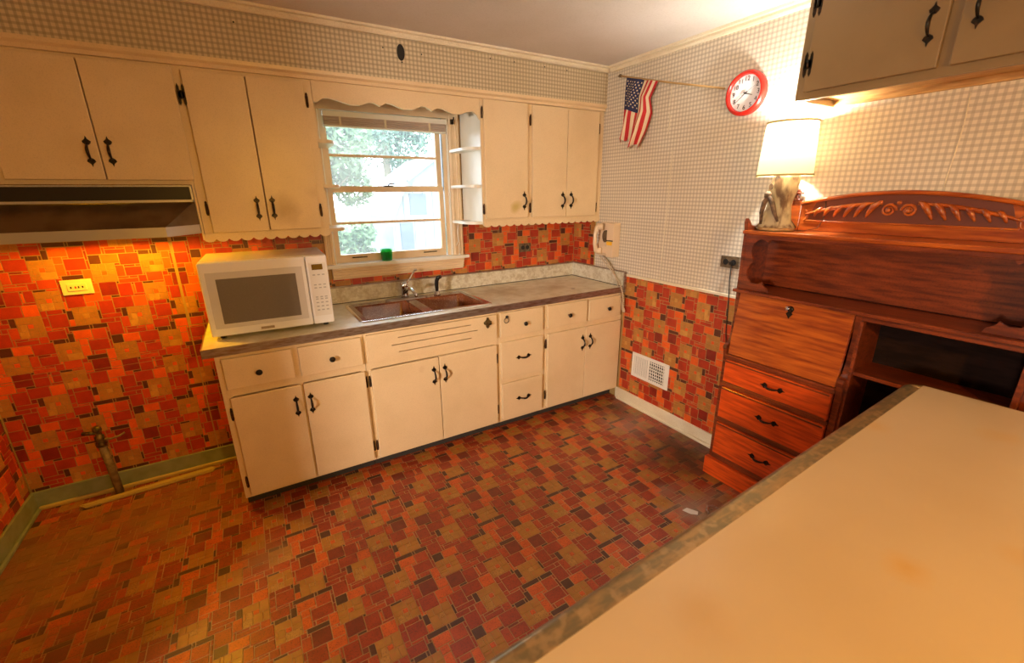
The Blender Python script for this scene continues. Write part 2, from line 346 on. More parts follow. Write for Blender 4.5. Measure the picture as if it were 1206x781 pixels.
# baseboards
def base(name, dims, rdims, m1, m2):
    bm = N(); box(bm, *dims, b=.003); o = struct(name, bm, m1, origin=((dims[0]+dims[1])/2, (dims[2]+dims[3])/2, 0))
    bm = N(); box(bm, *rdims, b=.006); obj('shoe_moulding', bm, m2, o)
base('baseboard_back', (XW, -2.60, -.014, 0, .0, .104), (XW+.02, -2.60, -.032, -.014, .0, .022), M_basegrn, M_round)
base('baseboard_left', (XW, XW+.014, -1.86, -.014, .0, .104), (XW+.014, XW+.03, -1.86, -.032, .0, .02), M_basegrn, M_basegrn)
base('baseboard_right', (-.014, 0, YF, -.612, .0, .090), (-.032, -.014, YF, -.64, .0, .022), M_trim, M_trim)

# ------------------------------------------------------------------ vinyl mosaic tiles
U = .0117; G = 36
def make_pattern(seed):
    rnd = random.Random(seed); occ = [[0]*G for _ in range(G)]; out = []
    def fits(x, y, w, h): return all(not occ[(y+j) % G][(x+i) % G] for j in range(h) for i in range(w))
    def fill(x, y, w, h):
        for j in range(h):
            for i in range(w): occ[(y+j) % G][(x+i) % G] = 1
    def split(x, y, w, h):        # the tan squares are made of closely laid small pieces
        if w*h <= 6 or (w*h <= 16 and rnd.random() < .45):
            out.append((x, y, w, h, 'tan' if rnd.random() < .88 else 'tanlight')); return
        if (w > h or (w == h and rnd.random() < .5)) and w > 2:
            k = rnd.randint(2, w-2) if w > 3 else 1; split(x, y, k, h); split(x+k, y, w-k, h)
        else:
            k = rnd.randint(2, h-2) if h > 3 else 1; split(x, y, w, k); split(x, y+k, w, h-k)
    def tan(x, y, w, h):
        fill(x, y, w, h); ax = x+rnd.randint(3, w-5); ay = y+rnd.randint(3, h-5)
        out.append((ax, ay, 2, 2, 'orange' if rnd.random() < .65 else 'tanlight'))
        split(x, y, ax-x, ay+2-y); split(ax, y, x+w-ax, ay-y); split(ax+2, ay, x+w-ax-2, y+h-ay); split(x, ay+2, ax+2-x, y+h-ay-2)
    def place(x, y, w, h, c): fill(x, y, w, h); out.append((x, y, w, h, c))
    for (x, y, w, h) in ((1, 2, 8, 8), (18, 5, 8, 8), (9, 17, 8, 9), (27, 20, 8, 8), (17, 28, 8, 8)):
        if fits(x, y, w, h): tan(x, y, w, h)
    kinds = [((7, 5), ('red',), 3), ((6, 6), ('red', 'dark'), 4), ((5, 6), ('red',), 3), ((6, 4), ('orange', 'red', 'rust'), 6), ((5, 5), ('orange', 'red', 'rust'), 6), ((7, 2), ('red', 'rust', 'brown'), 5), ((3, 5), ('rust', 'orange', 'red'), 7),
             ((4, 4), ('orange', 'red', 'brown', 'rust'), 14), ((5, 3), ('brown', 'red', 'orange', 'rust'), 12), ((3, 4), ('brown', 'rust', 'red'), 12), ((5, 2), ('brown', 'red'), 9), ((2, 4), ('brown', 'brown', 'red'), 11),
             ((3, 3), ('brown', 'orange', 'red', 'rust'), 24), ((4, 2), ('brown', 'rust'), 12), ((2, 3), ('brown', 'red', 'orange'), 20)]
    for (w, h), cs, n in kinds:
        got = 0
        for _ in range(900):
            if got >= n: break
            x, y = rnd.randrange(G), rnd.randrange(G)
            if fits(x, y, w, h): place(x, y, w, h, rnd.choice(cs)); got += 1
    for y in range(G):
        for x in range(G):
            if occ[y][x]: continue
            for w, h in ((3, 2), (2, 3), (2, 2), (4, 1), (1, 4), (3, 1), (1, 3), (2, 1), (1, 2), (1, 1)):
                if fits(x, y, w, h): place(x, y, w, h, rnd.choice(('brown', 'red', 'dark', 'rust', 'orange'))); break
    return out
PAT = make_pattern(11)
TILE_ME = {}
def tile_geo(bm, cu, cv, w, h, ori, base_c, mi=0, th=.0014, fine=False):
    g = .0005 if fine else .0017; ch = .0007; hw, hh = w/2-g, h/2-g
    if hw < .0012 or hh < .0012: return
    def P(u, v, d):
        if ori == 'floor': return (u, v, base_c+d)
        if ori == 'back': return (u, base_c-d, v)
        if ori == 'right': return (base_c-d, u, v)
        return (base_c+d, u, v)       # left wall
    lo = [bm.verts.new(P(cu+a*hw, cv+b*hh, 0)) for a, b in ((-1, -1), (1, -1), (1, 1), (-1, 1))]
    hi = [bm.verts.new(P(cu+a*(hw-ch), cv+b*(hh-ch), th)) for a, b in ((-1, -1), (1, -1), (1, 1), (-1, 1))]
    fl = ori in ('back',)
    fs = [hi]+[[lo[i], lo[(i+1) % 4], hi[(i+1) % 4], hi[i]] for i in range(4)]
    if ori in ('right',): fs = [f[::-1] for f in fs]
    for f in fs: bm.faces.new(f).material_index = mi
def mosaic(parent, ori, setn, regions, base_c, off=(0, 0), limit=300):
    tiles = []
    for (u0, u1, v0, v1) in regions:
        P = U*G
        for iu in range(int((u0-off[0])//P)-1, int((u1-off[0])//P)+2):
            for iv in range(int((v0-off[1])//P)-1, int((v1-off[1])//P)+2):
                for (x, y, w, h, c) in PAT:
                    a0 = off[0]+iu*P+x*U; b0 = off[1]+iv*P+y*U; a1 = a0+w*U; b1 = b0+h*U
                    full = a0 >= u0 and a1 <= u1 and b0 >= v0 and b1 <= v1
                    a0, a1, b0, b1 = max(a0, u0), min(a1, u1), max(b0, v0), min(b1, v1)
                    if a1-a0 < .004 or b1-b0 < .004: continue
                    cu, cv = (a0+a1)/2, (b0+b1)/2
                    wp = {'floor': (cu, cv, 0), 'back': (cu, 0, cv), 'right': (0, cu, cv), 'left': (XW, cu, cv)}[ori]
                    q = project(wp); ar = 0
                    if q and 0 < q[0] < 1206 and 0 < q[1] < 781 and full:
                        n = {'floor': (0, 0, 1), 'back': (0, -1, 0), 'right': (-1, 0, 0), 'left': (1, 0, 0)}[ori]
                        ar = (a1-a0)*(b1-b0)/q[2]**2*abs((Vector(wp)-CAM).normalized().dot(Vector(n)))
                        if ori == 'floor' and (cv > -.55 and cu > -2.6): ar = 0
                        if ori == 'floor' and (q[1]-781) > (q[0]-565)*-.66 and cu > -2.2: ar = 0
                        if ori == 'floor' and cu > -.3 and cv < -1.6: ar = 0
                        if ori == 'right' and cu < -1.62: ar = 0
                    tiles.append((ar, cu, cv, a1-a0, b1-b0, c, full))
    tiles.sort(key=lambda t: -t[0])
    cls = list(wallcols); ms = [TM[setn, c] for c in cls]; st = N(); k = 0
    for (ar, cu, cv, w, h, c, full) in tiles:
        if ar > 0 and full and k < limit:
            key = (ori, setn, round(w/U), round(h/U), c)
            if key not in TILE_ME:
                b = N(); tile_geo(b, 0, 0, w, h, ori, 0, fine=c.startswith('tan')); me = bpy.data.meshes.new('tile'); b.to_mesh(me); b.free(); me.materials.append(TM[setn, c]); TILE_ME[key] = me
            loc = {'floor': (cu, cv, base_c), 'back': (cu, base_c, cv), 'right': (base_c, cu, cv), 'left': (base_c, cu, cv)}[ori]
            obj('tile', TILE_ME[key], None, parent, origin=loc); k += 1
        else: tile_geo(st, cu, cv, w, h, ori, base_c, cls.index(c), fine=c.startswith('tan'))
    if len(st.verts): obj('small_tiles', st, ms, parent, kind='stuff', origin=(0, 0, 0))
    else: st.free()
mosaic(wall_back, 'back', 'wall', [(XW, -2.752, .72, 1.66), (-2.741, -2.56, .895, 1.66), (XW, -2.752, .10, .72), (-2.749, -2.56, .10, .892), (-2.56, -1.98, .90, 1.45), (-1.98, -1.03, 1.0, 1.075), (-1.03, 0, 1.0, 1.42)], 0, (-.996, .73))
mosaic(wall_right, 'right', 'wall', [(-2.75, -.636, .085, .996)], 0, (-.2, .2))
mosaic(wall_right, 'right', 'wall', [(-.270, -.004, 1.03, 1.395)], 0, (-.2, .2), 0)
mosaic(wall_left, 'left', 'wall', [(-1.3, 0, .10, 1.2)], XW, (-.1, .1), 60)
mosaic(floor, 'floor', 'floor', [(XW, 0, -3.0, 0)], 0, (-1.484, -1.985))
bm = N(); tube(bm, [(XW+.004, -.004, .10), (XW+.004, -.004, 1.6)], .004, 5); struct('trim_6', bm, M_round)
# ------------------------------------------------------------------ hardware
def arrow(t=1):
    return [(-.0045, 0), (-.0115, .006), (-.0145, .014), (-.009, .019), (-.0035, .024), (0, .036), (.0035, .024), (.009, .019), (.0145, .014), (.0115, .006), (.0045, 0)]
def handle_mesh(name, orient, L=.125, m=None):
    # orient: 'bv' on a -y face vertical, 'bh' on a -y face horizontal, 'rv' on a -x face vertical, 'rh' on a -x face horizontal
    bm = N()
    prism(bm, [(x, L/2-.036+y) for x, y in arrow()], 'y', -.004, 0); prism(bm, [(x, -(L/2-.036+y)) for x, y in arrow()], 'y', -.004, 0)
    pts = []; rs = []
    for i in range(11):
        t = -1+i*.2; pts.append((0, -.003-.027*(1-t*t)**.75, t*(L/2-.030))); rs.append(.0032+.0028*(1-t*t))
    tube(bm, pts, rs, 8)
    if orient[1] == 'h': bmesh.ops.rotate(bm, verts=bm.verts, cent=(0, 0, 0), matrix=Matrix.Rotation(math.pi/2, 3, 'Y'))
    if orient[0] == 'r': bmesh.ops.rotate(bm, verts=bm.verts, cent=(0, 0, 0), matrix=Matrix.Rotation(-math.pi/2, 3, 'Z'))
    me = bpy.data.meshes.new(name); bm.to_mesh(me); bm.free(); me.materials.append(m or M_iron); return me
H_BV = handle_mesh('handle', 'bv'); H_BH = handle_mesh('handle', 'bh'); H_RV = handle_mesh('handle', 'rv', .13)
def knob_mesh():
    bm = N(); lathe(bm, [(.006, 0), (.005, -.010), (.008, -.013), (.0145, -.017), (.0150, -.021), (.012, -.026), (.005, -.029)], (0, 0, 0), 'y', 16)
    me = bpy.data.meshes.new('knob'); bm.to_mesh(me); bm.free(); me.materials.append(M_iron); return me
KNOB = knob_mesh()
def hinge_mesh(face='b', big=False):
    bm = N()
    if not big:
        prism(bm, [(-.004, -.030), (.004, -.030), (.0065, -.02), (.0065, .02), (.004, .030), (0, .037), (-.004, .030), (-.0065, .02), (-.0065, -.02)], 'y', -.003, 0)
        tube(bm, [(0, -.005, -.027), (0, -.005, .027)], .0045, 6); lathe(bm, [(.003, 0), (.0055, .004), (.002, .012)], (0, -.005, .027), 'z', 6)
    else:
        for s in (-1, 1):
            prism(bm, [(s*.010-.005, -.034), (s*.010+.005, -.034), (s*.010+.006, -.012), (s*.010+.006, .012), (s*.010+.005, .034), (s*.010, .046), (s*.010-.005, .034), (s*.010-.006, .012), (s*.010-.006, -.012)], 'y', -.003, 0)
            prism(bm, [(s*.010-.005, -.034), (s*.010, -.046), (s*.010+.005, -.034)], 'y', -.003, 0)
        box(bm, -.012, .012, -.003, 0, -.014, .014); tube(bm, [(0, -.005, -.016), (0, -.005, .016)], .0045, 6)
    if face == 'r': bmesh.ops.rotate(bm, verts=bm.verts, cent=(0, 0, 0), matrix=Matrix.Rotation(-math.pi/2, 3, 'Z'))
    me = bpy.data.meshes.new('hinge'); bm.to_mesh(me); bm.free(); me.materials.append(M_rust if not big else M_iron); return me
HG = hinge_mesh(); HGB = hinge_mesh('b', True); HGR = hinge_mesh('r', True)

# ------------------------------------------------------------------ base cabinets
YB = -.61; YD = -.630
def base_cabinet(label, x0, x1, drawers, doors, rails, stiles, extra_left=False, closed=True):
    t = thing('base_cabinet', label, 'cabinet', ((x0+x1)/2, -.3, 0), 'run of cream base cabinets under the window')
    bm = N(); e = .0008
    box(bm, x0+e, x0+.018, YB+.019, -.02, .078, .875); box(bm, x1-.018, x1-e, YB+.019, -.02, .078, .875)
    box(bm, x0+.018, x1-.018, YB+.019, -.02, .078, .096); box(bm, x0+.018, x1-.018, -.03, -.02, .096, .80)
    obj('carcass', bm, M_cab, t)
    bm = N()
    zs0, zs1 = .078, .876
    for (a, b) in stiles: box(bm, a+(e if a == x0 else 0), b-(e if b == x1 else 0), YB, YB+.019, zs0, zs1)
    for (a, b, c, d) in rails: box(bm, a, b, YB+.0004, YB+.0186, c, d)
    obj('face_frame', bm, M_cab, t)
    box_t = N(); box(box_t, x0+.002, x1-.002, -.54, -.525, .002, .078); obj('toe_kick', box_t, M_toe, t)
    for d in drawers:
        dr = bx('drawer', (d[0], d[1], YD, YB-.001, d[2], d[3]), M_cab, t, .0035)
        for (kx, kz) in d[4]: obj('knob', KNOB, None, dr, origin=(kx, YD, kz))
        for (kx, kz) in d[5]: obj('handle', H_BH, None, dr, origin=(kx, YD, kz))
    for d in doors:
        do = bx('door', (d[0], d[1], YD, YB-.001, d[2], d[3]), M_cab, t, .0035)
        obj('handle', H_BV, None, do, origin=(d[4], YD, .540))
        for (hx, hz) in d[5]: obj('hinge', HG, None, do, origin=(hx, YB-.002, hz))
    return t
base_cabinet('cream base cabinet left of the sink, two drawers over two doors, below the microwave', -2.612, -1.932,
    [(-2.586, -2.286, .698, .854, [(-2.441, .768)], []), (-2.258, -1.946, .696, .854, [(-2.103, .766)], [])],
    [(-2.583, -2.268, .100, .652, -2.303, [(-2.590, .56), (-2.590, .17)]), (-2.258, -1.944, .097, .652, -2.233, [(-1.937, .58), (-1.937, .17)])],
    [(-2.57, -1.96, .655, .70), (-2.57, -1.96, .85, .876), (-2.57, -1.96, .078, .104)], [(-2.612, -2.57), (-2.286, -2.256), (-1.96, -1.932)])
t = base_cabinet('cream sink base cabinet with slotted vent panel over two doors', -1.932, -1.090, [],
    [(-1.912, -1.510, .094, .652, -1.545, [(-1.920, .58), (-1.920, .17)]), (-1.506, -1.109, .094, .654, -1.474, [(-1.100, .55), (-1.100, .18)])],
    [(-1.90, -1.11, .655, .70), (-1.90, -1.11, .85, .876), (-1.90, -1.11, .078, .10)], [(-1.932, -1.90), (-1.12, -1.090)])
bm = N()   # false front with three slots cut through
x0, x1 = -1.918, -1.107; zz = [.700, .731, .736, .776, .781, .817, .822, .858]
sl = {1: (-1.745, -1.285), 3: (-1.783, -1.240), 5: (-1.744, -1.285)}
for i in range(7):
    if i in sl: box(bm, x0, sl[i][0], YD, YB-.001, zz[i], zz[i+1]); box(bm, sl[i][1], x1, YD, YB-.001, zz[i], zz[i+1])
    else: box(bm, x0, x1, YD, YB-.001, zz[i], zz[i+1])
bmesh.ops.remove_doubles(bm, verts=bm.verts, dist=.0001)
vp = obj('vent_panel', bm, M_cab, t); bx('slot_backing', (-1.80, -1.22, YB, YB+.004, .715, .835), M_black, vp, 0)
base_cabinet('narrow cream base cabinet with a stack of three drawers', -1.090, -.722,
    [(-1.076, -.745, .695, .861, [(-.895, .770)], []), (-1.074, -.744, .398, .660, [], [(-.904, .537)]), (-1.070, -.745, .103, .364, [], [(-.903, .235)])], [],
    [(-1.06, -.75, .655, .70), (-1.06, -.75, .36, .40), (-1.06, -.75, .85, .876), (-1.06, -.75, .078, .106)], [(-1.090, -1.06), (-.75, -.722)])
base_cabinet('cream corner base cabinet with two drawers over two doors, nearest the phone cord', -.722, -.004,
    [(-.704, -.359, .698, .858, [(-.526, .771)], []), (-.338, -.028, .694, .853, [(-.158, .768)], [])],
    [(-.702, -.364, .094, .656, -.393, [(-.712, .58), (-.712, .19)]), (-.361, -.018, .094, .656, -.320, [(-.012, .55), (-.012, .17)])],
    [(-.69, -.03, .655, .70), (-.69, -.03, .85, .876), (-.69, -.03, .078, .10)], [(-.722, -.69), (-.364, -.336), (-.03, -.004)])
# ring pull and bottle opener
t = thing('ring_pull', 'small dark iron ring pull left of the knob on the top drawer', 'hook', (-1.035, YD, .80))
bm = N(); lathe(bm, [(.011, 0), (.010, -.006), (.005, -.012)], (-1.030, YD, .832), 'y', 12); obj('ring_mount', bm, M_iron, t)
bm = N(); tube(bm, [(-1.040+.0165*math.cos(a*math.pi/10), YD-.011, .812+.0165*math.sin(a*math.pi/10)) for a in range(21)], .0022, 6); obj('ring', bm, M_iron, t)
t = thing('bottle_opener', 'cast metal wall bottle opener screwed to the right end of the vent panel', 'bottle opener', (-1.172, YD, .78))
bm = N(); prism(bm, [(-1.172+a, .815+b) for a, b in ((-.006, .036), (.006, .036), (.008, .024), (.018, .014), (.028, .008), (.024, -.006), (.012, -.012), (.010, -.028), (0, -.036), (-.010, -.028), (-.012, -.012), (-.026, -.006), (-.028, .008), (-.016, .014), (-.008, .024))], 'y', YD-.006, YD, .0015)
obj('plate', bm, M_brass, t)
bm = N(); prism(bm, [(-1.190, .822), (-1.154, .822), (-1.150, .808), (-1.172, .800), (-1.194, .808)], 'y', YD-.020, YD-.006, .002); obj('opener_lip', bm, M_brass, t)
bm = N(); lathe(bm, [(.005, 0), (.004, -.004)], (-1.172, YD-.006, .845), 'y', 8); obj('screw', bm, M_chrome, t)

# ------------------------------------------------------------------ countertop, sink, faucet
CT0, CT1 = -2.655, -.004
SX0, SX1, SY0, SY1 = -1.905, -1.110, -.545, -.110
t = thing('countertop', 'long mottled laminate countertop with metal front edge and backsplash under the window', 'countertop', (-1.33, -.3, .876))
bm = N()
box(bm, CT0+.004, SX0, -.630, -.002, .878, .914); box(bm, SX1, CT1-.016, -.630, -.002, .878, .914); box(bm, SX0, SX1, -.630, SY0, .878, .914); box(bm, SX0, SX1, SY1, -.002, .878, .914)
obj('work_surface', bm, M_lam, t)
bm = N(); box(bm, CT0, CT1-.016, -.637, -.630, .874, .917, .002); obj('front_edging', bm, M_alu, t)
bm = N(); box(bm, CT0, CT0+.004, -.630, -.002, .876, .9165); obj('end_edging', bm, M_alu, t)
bm = N(); box(bm, CT0+.02, CT1-.016, -.020, -.002, .914, 1.018); obj('backsplash', bm, M_splash, t)
bm = N(); box(bm, CT1-.016, CT1, -.630, -.002, .878, 1.022); obj('side_splash', bm, M_splash, t)
bm = N(); box(bm, CT0+.02, CT1-.018, -.024, -.002, 1.018, 1.027); box(bm, CT1-.019, CT1, -.640, -.002, 1.022, 1.030); obj('splash_cap', bm, M_alu, t)
bm = N(); box(bm, CT1-.021, CT1+.001, -.645, -.6305, .870, 1.030, .002); obj('side_edging', bm, M_alu, t)
bm = N(); tube(bm, [(CT0+.02, -.022, .916), (CT1-.02, -.022, .916)], .0025, 5); tube(bm, [(CT1-.019, -.022, .916), (CT1-.019, -.62, .916)], .0025, 5); obj('cove_bead', bm, M_black, t)

t = thing('double_sink', 'copper brown enamel double bowl sink with chrome rim set in the countertop', 'sink', (-1.51, -.33, .72))
def rrect(x0, x1, y0, y1, r, z, n=5):
    out = []
    for (cx, cy, a0) in ((x1-r, y1-r, 0), (x0+r, y1-r, 90), (x0+r, y0+r, 180), (x1-r, y0+r, 270)):
        for k in range(n+1):
            a = math.radians(a0+90*k/n); out.append((cx+r*math.cos(a), cy+r*math.sin(a), z))
    return out
def loft(bm, loops, cap=False, smooth=True):
    vs_ = [[bm.verts.new(p) for p in l] for l in loops]; n = len(loops[0])
    for i in range(len(vs_)-1):
        for k in range(n): bm.faces.new((vs_[i][k], vs_[i][(k+1) % n], vs_[i+1][(k+1) % n], vs_[i+1][k])).smooth = smooth
    if cap: bm.faces.new(vs_[-1])
    return vs_
bowls = [(-1.880, -1.540), (-1.485, -1.135)]
for (a, b) in bowls:
    bm = N(); loft(bm, [rrect(a-.003, b+.003, -.522, -.168, .05, .916), rrect(a+.004, b-.004, -.516, -.174, .045, .905), rrect(a+.010, b-.010, -.508, -.182, .045, .78), rrect(a+.03, b-.03, -.49, -.20, .04, .748)], True)
    bo = obj('bowl', bm, M_sink, t)
    bm = N(); lathe(bm, [(.040, .7495), (.038, .753), (.02, .751), (.004, .750)], ((a+b)/2, -.345, 0), 'z', 16); obj('drain', bm, M_chrome, bo)
bm = N()   # deck between and around the bowls
def deck(x0, x1, y0, y1): box(bm, x0, x1, y0, y1, .909, .9175, .002)
deck(-1.912, -1.876, -.552, -.106); deck(-1.140, -1.104, -.552, -.106); deck(-1.876, -1.140, -.552, -.518); deck(-1.876, -1.140, -.174, -.106); deck(-1.545, -1.480, -.518, -.174)
obj('deck', bm, M_sink, t)
bm = N(); r0 = rrect(-1.925, -1.092, -.566, -.094, .03, .9145); r1 = rrect(-1.922, -1.095, -.563, -.097, .03, .920); r2 = rrect(-1.912, -1.105, -.553, -.107, .025, .9205); r3 = rrect(-1.905, -1.112, -.546, -.114, .022, .918)
loft(bm, [r0, r1, r2, r3]); obj('rim', bm, M_chrome, t)
t = thing('faucet', 'chrome single lever faucet on a long plate behind the sink', 'faucet', (-1.53, -.135, .918))
bm = N(); loft(bm, [rrect(-1.675, -1.385, -.172, -.106, .03, .918), rrect(-1.672, -1.388, -.169, -.109, .028, .926), rrect(-1.66, -1.40, -.16, -.118, .02, .930)], True); obj('deck_plate', bm, M_alu, t)
bm = N(); lathe(bm, [(.027, .93), (.025, .945), (.022, .985), (.026, .99), (.027, 1.02), (.022, 1.032), (.006, 1.036)], (-1.535, -.135, 0), 'z', 20); obj('valve_body', bm, M_chrome, t)
bm = N(); tube(bm, [(-1.535, -.145, .965), (-1.53, -.20, 1.0), (-1.525, -.26, 1.005), (-1.52, -.31, .985), (-1.518, -.325, .968)], [.013, .012, .011, .010, .010], 10); obj('spout', bm, M_chrome, t)
bm = N(); tube(bm, [(-1.515, -.125, 1.02), (-1.48, -.10, 1.05), (-1.45, -.085, 1.085), (-1.435, -.08, 1.095)], [.006, .0055, .006, .008], 8); lathe(bm, [(.010, 0), (.014, .006), (.010, .014)], (-1.432, -.08, 1.092), 'z', 10); obj('lever', bm, M_chrome, t)
t = thing('side_sprayer', 'black side sprayer standing right of the faucet', 'sprayer', (-1.305, -.13, .918))
bm = N(); lathe(bm, [(.024, .918), (.023, .926), (.016, .940), (.013, .946)], (-1.305, -.13, 0), 'z', 16); obj('base', bm, M_chrome, t)
bm = N(); tube(bm, [(-1.305, -.13, .944), (-1.305, -.13, .99), (-1.303, -.133, 1.02), (-1.295, -.145, 1.043), (-1.282, -.160, 1.047)], [.011, .014, .014, .015, .012], 10); obj('spray_head', bm, M_black, t)

# ------------------------------------------------------------------ wall cabinets
YW = -.309; YWD = -.328
def scallop_pts(x0, x1, ztop, zlow, n, amp):
    pts = [(x0, ztop)]
    for i in range(n*6+1):
        t = i/(n*6); x = x0+(x1-x0)*t
        pts.append((x, zlow+amp*(1-abs(math.sin(math.pi*t*n)))**1.3))
    pts.append((x1, ztop)); return pts
def wall_cabinet(label, x0, x1, z0, doors, stiles, rails, scal=None, shelves=None):
    t = thing('wall_cabinet', label, 'cabinet', ((x0+x1)/2, -.15, z0), 'cream wall cabinets on the window wall'); e = .0008
    bm = N(); box(bm, x0+e, x1-e, YW+.019, -.002, z0+.012, 2.150); 
    obj('carcass', bm, M_cab if not shelves else [M_cab], t)
    bm = N()
    for (a, b) in stiles: box(bm, a+e, b-e, YW, YW+.019, z0, 2.194)
    for (a, b, c, d) in rails: box(bm, a, b, YW+.0004, YW+.0186, c, d)
    obj('face_frame', bm, M_cab, t)
    for d in doors:
        do = bx('door', (d[0], d[1], YWD, YW-.001, d[2], d[3]), M_cab, t, .003)
        obj('handle', H_BV, None, do, origin=(d[4], YWD, d[5]))
        for (hx, hz, big) in d[6]: obj('hinge', HGB if big else HG, None, do, origin=(hx, YWD+.003 if big else YW-.002, hz))
    if scal:
        bm = N(); prism(bm, scallop_pts(*scal), 'y', YW-.006, YW+.006); obj('scalloped_trim', bm, M_cab, t)
    if shelves:
        sd, xs = shelves     # side: +1 shelves grow to +x
        for z in (1.865, 1.637, 1.404):
            pts = [(xs, -.004), (xs, -.303)]
            for k in range(9):
                a = math.radians(90*k/8); pts.append((xs+sd*(.030+.068*math.sin(a)*1.0), -.303+.10*(1-math.cos(a))))
            pts.append((xs+sd*.098, -.022))
            if sd > 0: pts = pts[::-1]
            bm = N(); prism(bm, pts, 'z', z-.008, z+.010, .003); obj('shelf', bm, M_white if sd < 0 else M_cab, t)  # right-hand shelves coloured white for the window light on them
    return t
wall_cabinet('short cream wall cabinet with two doors above the range hood', -3.588, -2.562, 1.645,
    [(-3.190, -2.874, 1.664, 2.138, -2.906, 1.778, []), (-2.870, -2.560+.004, 1.664, 2.138, -2.836, 1.780, [])],
    [(-3.588, -3.19), (-2.60, -2.562)], [(-3.2, -2.59, 1.645, 1.668), (-3.2, -2.59, 2.13, 2.19)])
wall_cabinet('cream two door wall cabinet between the range hood and the window', -2.562, -1.982, 1.392,
    [(-2.524, -2.276, 1.418, 2.134, -2.314, 1.530, [(-2.536, 2.03, True), (-2.532, 1.53, False)]), (-2.272, -2.024, 1.420, 2.136, -2.244, 1.531, [(-2.010, 2.05, False), (-2.014, 1.51, False)])],
    [(-2.562, -2.51), (-2.04, -1.982)], [(-2.52, -2.03, 1.392, 1.425), (-2.52, -2.03, 2.13, 2.19)],
    (-2.572, -1.980, 1.412, 1.372, 11, .014), (1, -1.981))
bx('bright_side', (-2.572, -2.563, YWD+.001, -.003, 1.385, 1.645), M_cab, None, .001)
bpy.data.objects['bright_side'].name = 'filler_strip'
tag(bpy.data.objects['filler_strip'], 'cream filler strip on the left edge of the wall cabinet beside the hood', 'filler strip')
wall_cabinet('cream three door wall cabinet in the corner right of the window', -1.018, -.004, 1.392,
    [(-1.002, -.676, 1.432, 2.149, -.706, 1.542, [(-1.009, 2.07, False), (-1.012, 1.49, False)]), (-.637, -.346, 1.430, 2.146, -.378, 1.540, [(-.648, 2.05, False), (-.648, 1.49, False)]), (-.342, -.060, 1.427, 2.138, -.302, 1.541, [(-.048, 2.03, False), (-.048, 1.48, False)])],
    [(-1.018, -.99), (-.69, -.625), (-.07, -.004)], [(-1.0, -.05, 1.392, 1.436), (-1.0, -.05, 2.13, 2.19)],
    (-1.018, -.006, 1.412, 1.376, 17, .014), (-1, -1.019))
bm = N(); prism(bm, [(-.305, 1.40), (-.004, 1.40), (-.004, 2.10), (-.305, 2.10)], 'x', -1.0205, -1.0185); obj('lit_side_panel', bm, M_white, [o for o in COL.objects if o.name.startswith('wall_cabinet') and o.type == 'EMPTY'][-1])  # white sheet paints window daylight onto the cream cabinet side
# scalloped valance over the window
top = 2.194; pts = [(-1.981, top), (-1.981, 2.050)]
base_pts = [(-1.965, 2.050), (-1.93, 2.072), (-1.90, 2.076), (-1.86, 2.067), (-1.80, 2.052), (-1.75, 2.052), (-1.70, 2.070), (-1.672, 2.072), (-1.637, 2.056), (-1.60, 2.076), (-1.57, 2.072), (-1.51, 2.053), (-1.45, 2.054), (-1.40, 2.075), (-1.37, 2.075), (-1.333, 2.056), (-1.30, 2.074), (-1.27, 2.074), (-1.20, 2.050), (-1.15, 2.052), (-1.11, 2.068), (-1.07, 2.074), (-1.04, 2.058), (-1.020, 2.03)]
pts += base_pts + [(-1.019, top)]
bm = N(); prism(bm, pts[::-1], 'y', YW-.0005, YW+.017, .0015); tag(obj('scalloped_valance', bm, M_cab), 'cream wooden valance with a wavy lower edge spanning the top of the window', 'valance')

# ------------------------------------------------------------------ range hood
t = thing('range_hood', 'dark metal range hood with black panel under the short cabinet', 'range hood', (-2.95, -.25, 1.42))
bm = N()
hx0, hx1 = -3.33, -2.573
loop = lambda y0, c, z, xr=0: [(hx0, -.004, z), (hx1, -.004, z), (hx1-.0, -.345, z), (hx1-c, y0, z), (hx0+c, y0, z), (hx0, -.345, z)]
loft(bm, [loop(-.350, .004, 1.565), loop(-.500, .115, 1.462)], smooth=False)
vv = [bm.verts.new(p) for p in loop(-.350, .004, 1.642)]; bm.faces.new(vv)
obj('hood_body', bm, M_hood, t)
bm = N(); loft(bm, [loop(-.502, .115, 1.462), loop(-.502, .115, 1.420), loop(-.492, .110, 1.420), loop(-.490, .110, 1.452)], smooth=False); obj('hood_lip', bm, M_hoodlip, t)
bm = N(); box(bm, hx0, hx1, -.349, -.004, 1.565, 1.643); obj('hood_top', bm, M_hood, t)
bm = N(); box(bm, hx0+.01, hx1-.010, -.353, -.349, 1.578, 1.634); obj('black_panel', bm, M_hoodblk, t)
bm = N(); box(bm, hx0, hx1, -.357, -.349, 1.634, 1.641, .001); box(bm, hx0, hx1, -.357, -.349, 1.566, 1.577, .001); box(bm, hx1-.008, hx1, -.357, -.349, 1.566, 1.641, .001); obj('chrome_trim', bm, M_hoodlip, t)
bm = N(); box(bm, hx0+.005, hx1-.005, -.135, -.006, 1.424, 1.432); obj('added_light_shield', bm, M_hood, t)  # unseen panel added to cut the bulb's light off the upper wall

